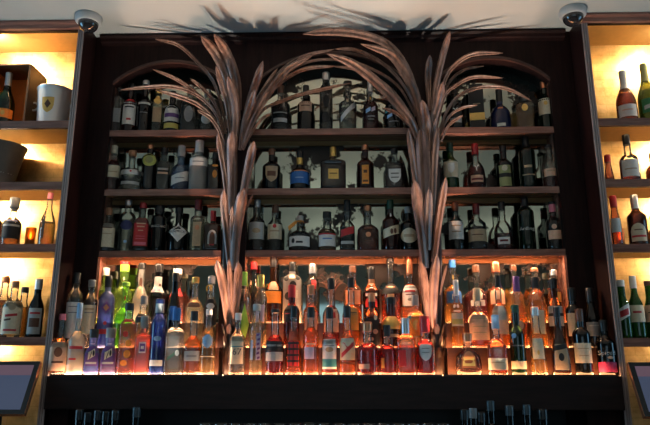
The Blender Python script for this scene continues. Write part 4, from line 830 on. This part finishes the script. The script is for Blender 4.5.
def trunk(root, xpx, ytop, w0):
    p = at(xpx, 350, 2.755); X = p.x; Y = 2.755; z1 = at(xpx, 326, Y).z; sc = scale_at(p); R = 6.5*sc
    m = MB(); prof = [(ZL, R*.95)]+[(ZL+(z1-ZL)*k/6, R*(.95+.12*math.sin(k*1.1))) for k in range(1, 6)]+[(z1-.01, R*.8), (z1, R*.55)]
    m.lathe(prof, 18, axis=(X, Y, 0)); child(m.build('trunk_base', W_TRUNK, None), root)
    for k in range(9):                                   # carved scales standing off the base
        a = PI+PI*(k % 3+.5)/3+(.5 if (k//3) % 2 else 0); zz = z1-.004-.05*(k//3); d = Vector((math.cos(a), math.sin(a), 0)); sd = Vector((-d.y, d.x, 0))
        c = Vector((X, Y, zz)); rr = R*.93
        rows = []
        for t, wd, o in ((0, .010, 0), (.5, .012, .006), (.85, .007, .011), (1, .001, .014)):
            q = c+d*(rr+o)+Vector((0, 0, -.03+.042*t)); rows.append([tuple(q-sd*wd), tuple(q+d*.004), tuple(q+sd*wd), tuple(q-d*.004)])
        s = MB(); s.tube(rows); child(s.build('scale', W_TRUNK, None), root)
    t2 = at(xpx-2, ytop, 2.79)
    m = MB(); zt = t2.z; xs = at(xpx-4, 262, 2.785).x
    rows = []
    for k in range(9):
        f = k/8; z = z1-.02+(zt-z1+.02)*f; x = X+(t2.x-X)*f**.5; r_ = R*(.75-.25*f)
        rows.append([(x+r_*math.cos(a), Y+.022*(1-(1-f)**3)+r_*.5*math.sin(a), z) for a in [2*PI*j/14 for j in range(14)]])
    m.tube(rows); child(m.build('trunk', W_TRUNK, None), root)
def palm(xb, fr, label):
    b = at(xb, 374, 2.755); root = empty('carved_palm', (b.x, 2.755, ZL), label, 'sculpture', 'carved wooden palms on the bar posts')
    trunk(root, xb, 135, 13)
    for f in fr: frond(root, f[0], f[1], f[2], f[3], **(f[4] if len(f) > 4 else {}))
    return root
u = {'base': .7}
PL = [
 ([(228,326),(226,303),(222,280),(217,260)], 9.5, 2.745, 2.658, u), ([(231,326),(231,303),(230,280),(229,259)], 6, 2.735, 2.658, u), ([(233,326),(236,303),(238,280),(238.5,262)], 9, 2.740, 2.658, u),
 ([(221,290),(218,276),(214.5,266)], 3, 2.750, 2.730),
 ([(230,270),(227,235),(224.5,210),(224,189)], 8.5, 2.765, 2.673, u), ([(234,270),(236,235),(240,208),(244,188)], 12, 2.760, 2.668, u), ([(231,240),(231.5,222),(232.5,206)], 4.5, 2.745, 2.683), ([(246,212),(249,203),(253,194)], 2.2, 2.770, 2.755),
 ([(228,212),(225,175),(221,152),(218,133)], 7, 2.775, 2.673, u), ([(232,215),(232.5,180),(232,152),(232.5,130)], 11, 2.765, 2.658, u), ([(238,225),(245,185),(250,160),(254,141)], 9.5, 2.765, 2.668, u),
 ([(233,150),(236,120),(234,98),(228,76)], 9.5, 2.770, 2.640, u), ([(231,140),(228,108),(222,86),(216,66)], 6.5, 2.775, 2.640, u),
 ([(233,120),(227,80),(216,54),(201,36)], 10.5, 2.760, 2.540, {'peak': .7, 'base': .6, 'ex': 2.4}), ([(238,120),(235,82),(227,54),(214,34)], 10, 2.765, 2.530, {'peak': .68, 'base': .6, 'ex': 2.4}), ([(240,110),(239,85),(234,65),(227,48)], 6, 2.785, 2.680, u),
 ([(241,145),(247,112),(255,86),(263,61)], 8.5, 2.775, 2.640, {'peak': .7}), ([(240,150),(244,125),(250,106),(255,89)], 7.5, 2.770, 2.670, {'peak': .7}),
 ([(227,128),(215,85),(197,62),(178,45),(155,39)], 4.5, 2.790, 2.630, u), ([(228,145),(218,117),(200,97),(175,87),(148,87),(120,90)], 5, 2.785, 2.670, u),
 ([(226,148),(216,124),(203,108),(184,98),(156,90)], 6, 2.780, 2.660, u), ([(228,140),(214,111),(196,93),(176,79),(152,69)], 4.5, 2.790, 2.680, u), ([(226,132),(215,104),(203,89),(190,78)], 4.5, 2.785, 2.690, u),
 ([(226,150),(219,130),(210,117),(197,110)], 6, 2.775, 2.680), ([(226,160),(222,147),(218,136)], 5, 2.770, 2.715),
 ([(242,148),(254,117),(270,91),(288,69),(312,56)], 8, 2.770, 2.620, {'base': .55, 'peak': .5}), ([(243,140),(256,104),(278,74),(302,57),(335,49)], 4.5, 2.790, 2.680, u),
 ([(244,143),(260,107),(280,83),(305,69),(335,66)], 5, 2.790, 2.680, u), ([(245,130),(255,105),(266,86),(278,68)], 5.5, 2.785, 2.690, u), ([(244,138),(262,111),(282,101),(302,94),(324,89),(350,83)], 4.5, 2.790, 2.710, u),
 ([(243,150),(252,132),(262,119),(272,113)], 3.5, 2.785, 2.740, u), ([(246,120),(262,92),(285,73),(312,61),(345,59)], 3.5, 2.795, 2.720, u)]
PR = [
 ([(429,332),(427,305),(424,282),(421,261)], 9, 2.745, 2.658, u), ([(434,332),(433,305),(434,280),(437,254)], 10, 2.735, 2.658, u), ([(440,295),(443,280),(447,265)], 3, 2.750, 2.735),
 ([(425,268),(422,235),(418,206),(414.5,180)], 11.5, 2.765, 2.668, u), ([(420,235),(416,215),(412,199)], 4, 2.775, 2.745), ([(428,250),(428,222),(429,188)], 9, 2.755, 2.673, u), ([(434,262),(437,232),(441,205),(446,177)], 8.5, 2.765, 2.668, u),
 ([(420,212),(414,168),(408,128)], 7, 2.785, 2.740, u), ([(426,222),(424,172),(421.5,127)], 14, 2.780, 2.730, u), ([(433,215),(434,165),(437,129)], 8, 2.775, 2.730, u),
 ([(427,150),(426.5,125),(422,100)], 9.5, 2.765, 2.670, u), ([(431,150),(434,120),(439,100),(442.5,82)], 8.5, 2.765, 2.660, u), ([(430,150),(433,133),(436,118)], 4.5, 2.760, 2.720),
 ([(423,132),(416,97),(405,73),(390,54),(361,44)], 10.5, 2.770, 2.600, {'base': .6, 'peak': .5}), ([(421,146),(411,121),(395,101),(374,80),(351,63),(327,54)], 10.5, 2.765, 2.590, {'base': .6, 'peak': .6}),
 ([(416,128),(403,114),(392,101),(379,96)], 4.5, 2.785, 2.710), ([(416,132),(405,121),(396,113),(383,108)], 4.5, 2.785, 2.710),
 ([(420,120),(404,86),(382,63),(356,50),(335,49)], 4.5, 2.790, 2.700, u), ([(416,116),(398,86),(372,69),(348,61),(322,60)], 3.5, 2.795, 2.720, u), ([(420,135),(402,102),(382,82),(358,70),(332,66)], 4, 2.790, 2.710, u),
 ([(421,115),(410,75),(392,48),(368,36),(336,31.5),(303,34)], 9, 2.780, 2.500, {'base': .5, 'peak': .7}),
 ([(432,125),(436,86),(443,55),(450,31)], 7, 2.785, 2.630, u), ([(430,110),(428,80),(430,55)], 7, 2.790, 2.700),
 ([(436,118),(445,80),(456,64),(474,54),(503,53)], 5.5, 2.785, 2.660, u), ([(436,130),(444,98),(455,86),(474,77),(503,78)], 4.5, 2.790, 2.710, u), ([(437,138),(447,111),(460,95),(482,87),(508,89),(532,101)], 4.5, 2.790, 2.720, u),
 ([(437,142),(448,118),(462,108),(478,105)], 3.5, 2.790, 2.750, u), ([(441,142),(449,125),(463,115)], 4, 2.785, 2.750), ([(436,124),(446,88),(462,71),(484,66)], 3.5, 2.795, 2.730, u)]
palm(229.5, PL, 'carved wooden palm with long arching fronds on the left post')
palm(437, PR, 'carved wooden palm with long arching fronds on the right post')

# small spiky plant behind the bottles
def spiky():
    p = at(331, 300, Y3); r = empty('spiky_plant', (p.x, Y3, Z2), 'small spiky leaved plant in a dark pot behind the middle bottles', 'plant')
    m = MB(); m.lathe([(0, .024), (.004, .026), (.05, .032), (.05, .028), (.045, .001)], 18); m.build('pot', capmat('black'), r)
    m = MB(); m.lathe([(.044, .008), (.12, .007), (.125, .004)], 10); m.build('stem', plain('plant_stem', (.05, .025, .02), .6), r)
    lf = plain('spiky_leaf', (.16, .07, .06), .4)
    for k in range(13):
        a = 2*PI*k/13; out = (.055 if k % 2 else .07); up = .09+.05*((k*5) % 4)/4; rows = []
        for i in range(9):
            t = i/8; rad = out*t**1.2; z = .10+up*math.sin(t*1.9)/1.0; wd = .0055*(1-t**2)+.0004
            c = Vector((rad*math.cos(a), .6*rad*math.sin(a), z)); s = Vector((-math.sin(a), math.cos(a), 0))*wd
            rows.append([tuple(c-s), tuple(c+Vector((0, 0, -.0012))), tuple(c+s), tuple(c+Vector((0, 0, .0008)))])
        q = MB(); q.tube(rows); q.build('leaf', lf, r)
spiky()

# ---------------------------------------------------------------- light
def spot(name, loc, aim, power, col, ang, blend, rad):
    l = bpy.data.lights.new(name, 'SPOT'); l.energy = power; l.color = col; l.spot_size = math.radians(ang); l.spot_blend = blend; l.shadow_soft_size = rad
    o = bpy.data.objects.new(name, l); COL.objects.link(o); o.location = loc
    o.rotation_euler = (Vector(aim)-Vector(loc)).to_track_quat('-Z', 'Y').to_euler(); return o
for X in (XT[0]-.22, XT[1]+.22):        # two small uplights on the ledge edge
    P = Vector((X, 2.628, ZL-.012)); A = math.radians(30)
    spot('ledge_uplight', P, P+Vector((0, -math.sin(A), math.cos(A))), 54, (1, .97, .87), 88, .22, .012)
for px in (226, 440.5):                # added warm spot at each palm's foot, brightening its lower fronds
    P = at(px, 374, 2.675); P.z = ZL+.012
    spot('palm_fill_spot', P, P+Vector((0, -.02, 1)), 55, (1, .60, .40), 40, .3, .012)
for y in (.2, -1.4, -3.0):            # unseen lights added to brighten the ceiling mirrored in the bays
    for x in (-2, 0, 2): area('ceiling_wash', (x, y, 2.2), (PI, 0, 0), .5, .5, 5.4, (1, .97, .86), 120)
# daylight through tall windows on the street side
for s in (-1, 1):
    area('window_daylight', (s*4.1, 1.75, 1.8), (0, s*PI/2, 0), 1.9, 1.0, 46 if s < 0 else 22, (.30, .68, 1.0))
area('window_daylight', (0, -4.2, 1.75), (PI/2, 0, 0), 3.2, 1.4, 14, (.5, .8, 1.0))
w = bpy.data.worlds.new('world'); S.world = w; w.use_nodes = True
w.node_tree.nodes['Background'].inputs[0].default_value = (.5, .65, .8, 1); w.node_tree.nodes['Background'].inputs[1].default_value = .1

S.view_settings.view_transform = 'Standard'; S.view_settings.look = 'None'; S.view_settings.gamma = 1; S.view_settings.exposure = 0
S.cycles.max_bounces = 24; S.cycles.transparent_max_bounces = 40; S.cycles.transmission_bounces = 12; S.cycles.glossy_bounces = 6; S.cycles.diffuse_bounces = 4
S.cycles.sample_clamp_indirect = 6; S.cycles.caustics_refractive = False; S.cycles.caustics_reflective = False
S.cycles.use_denoising = True
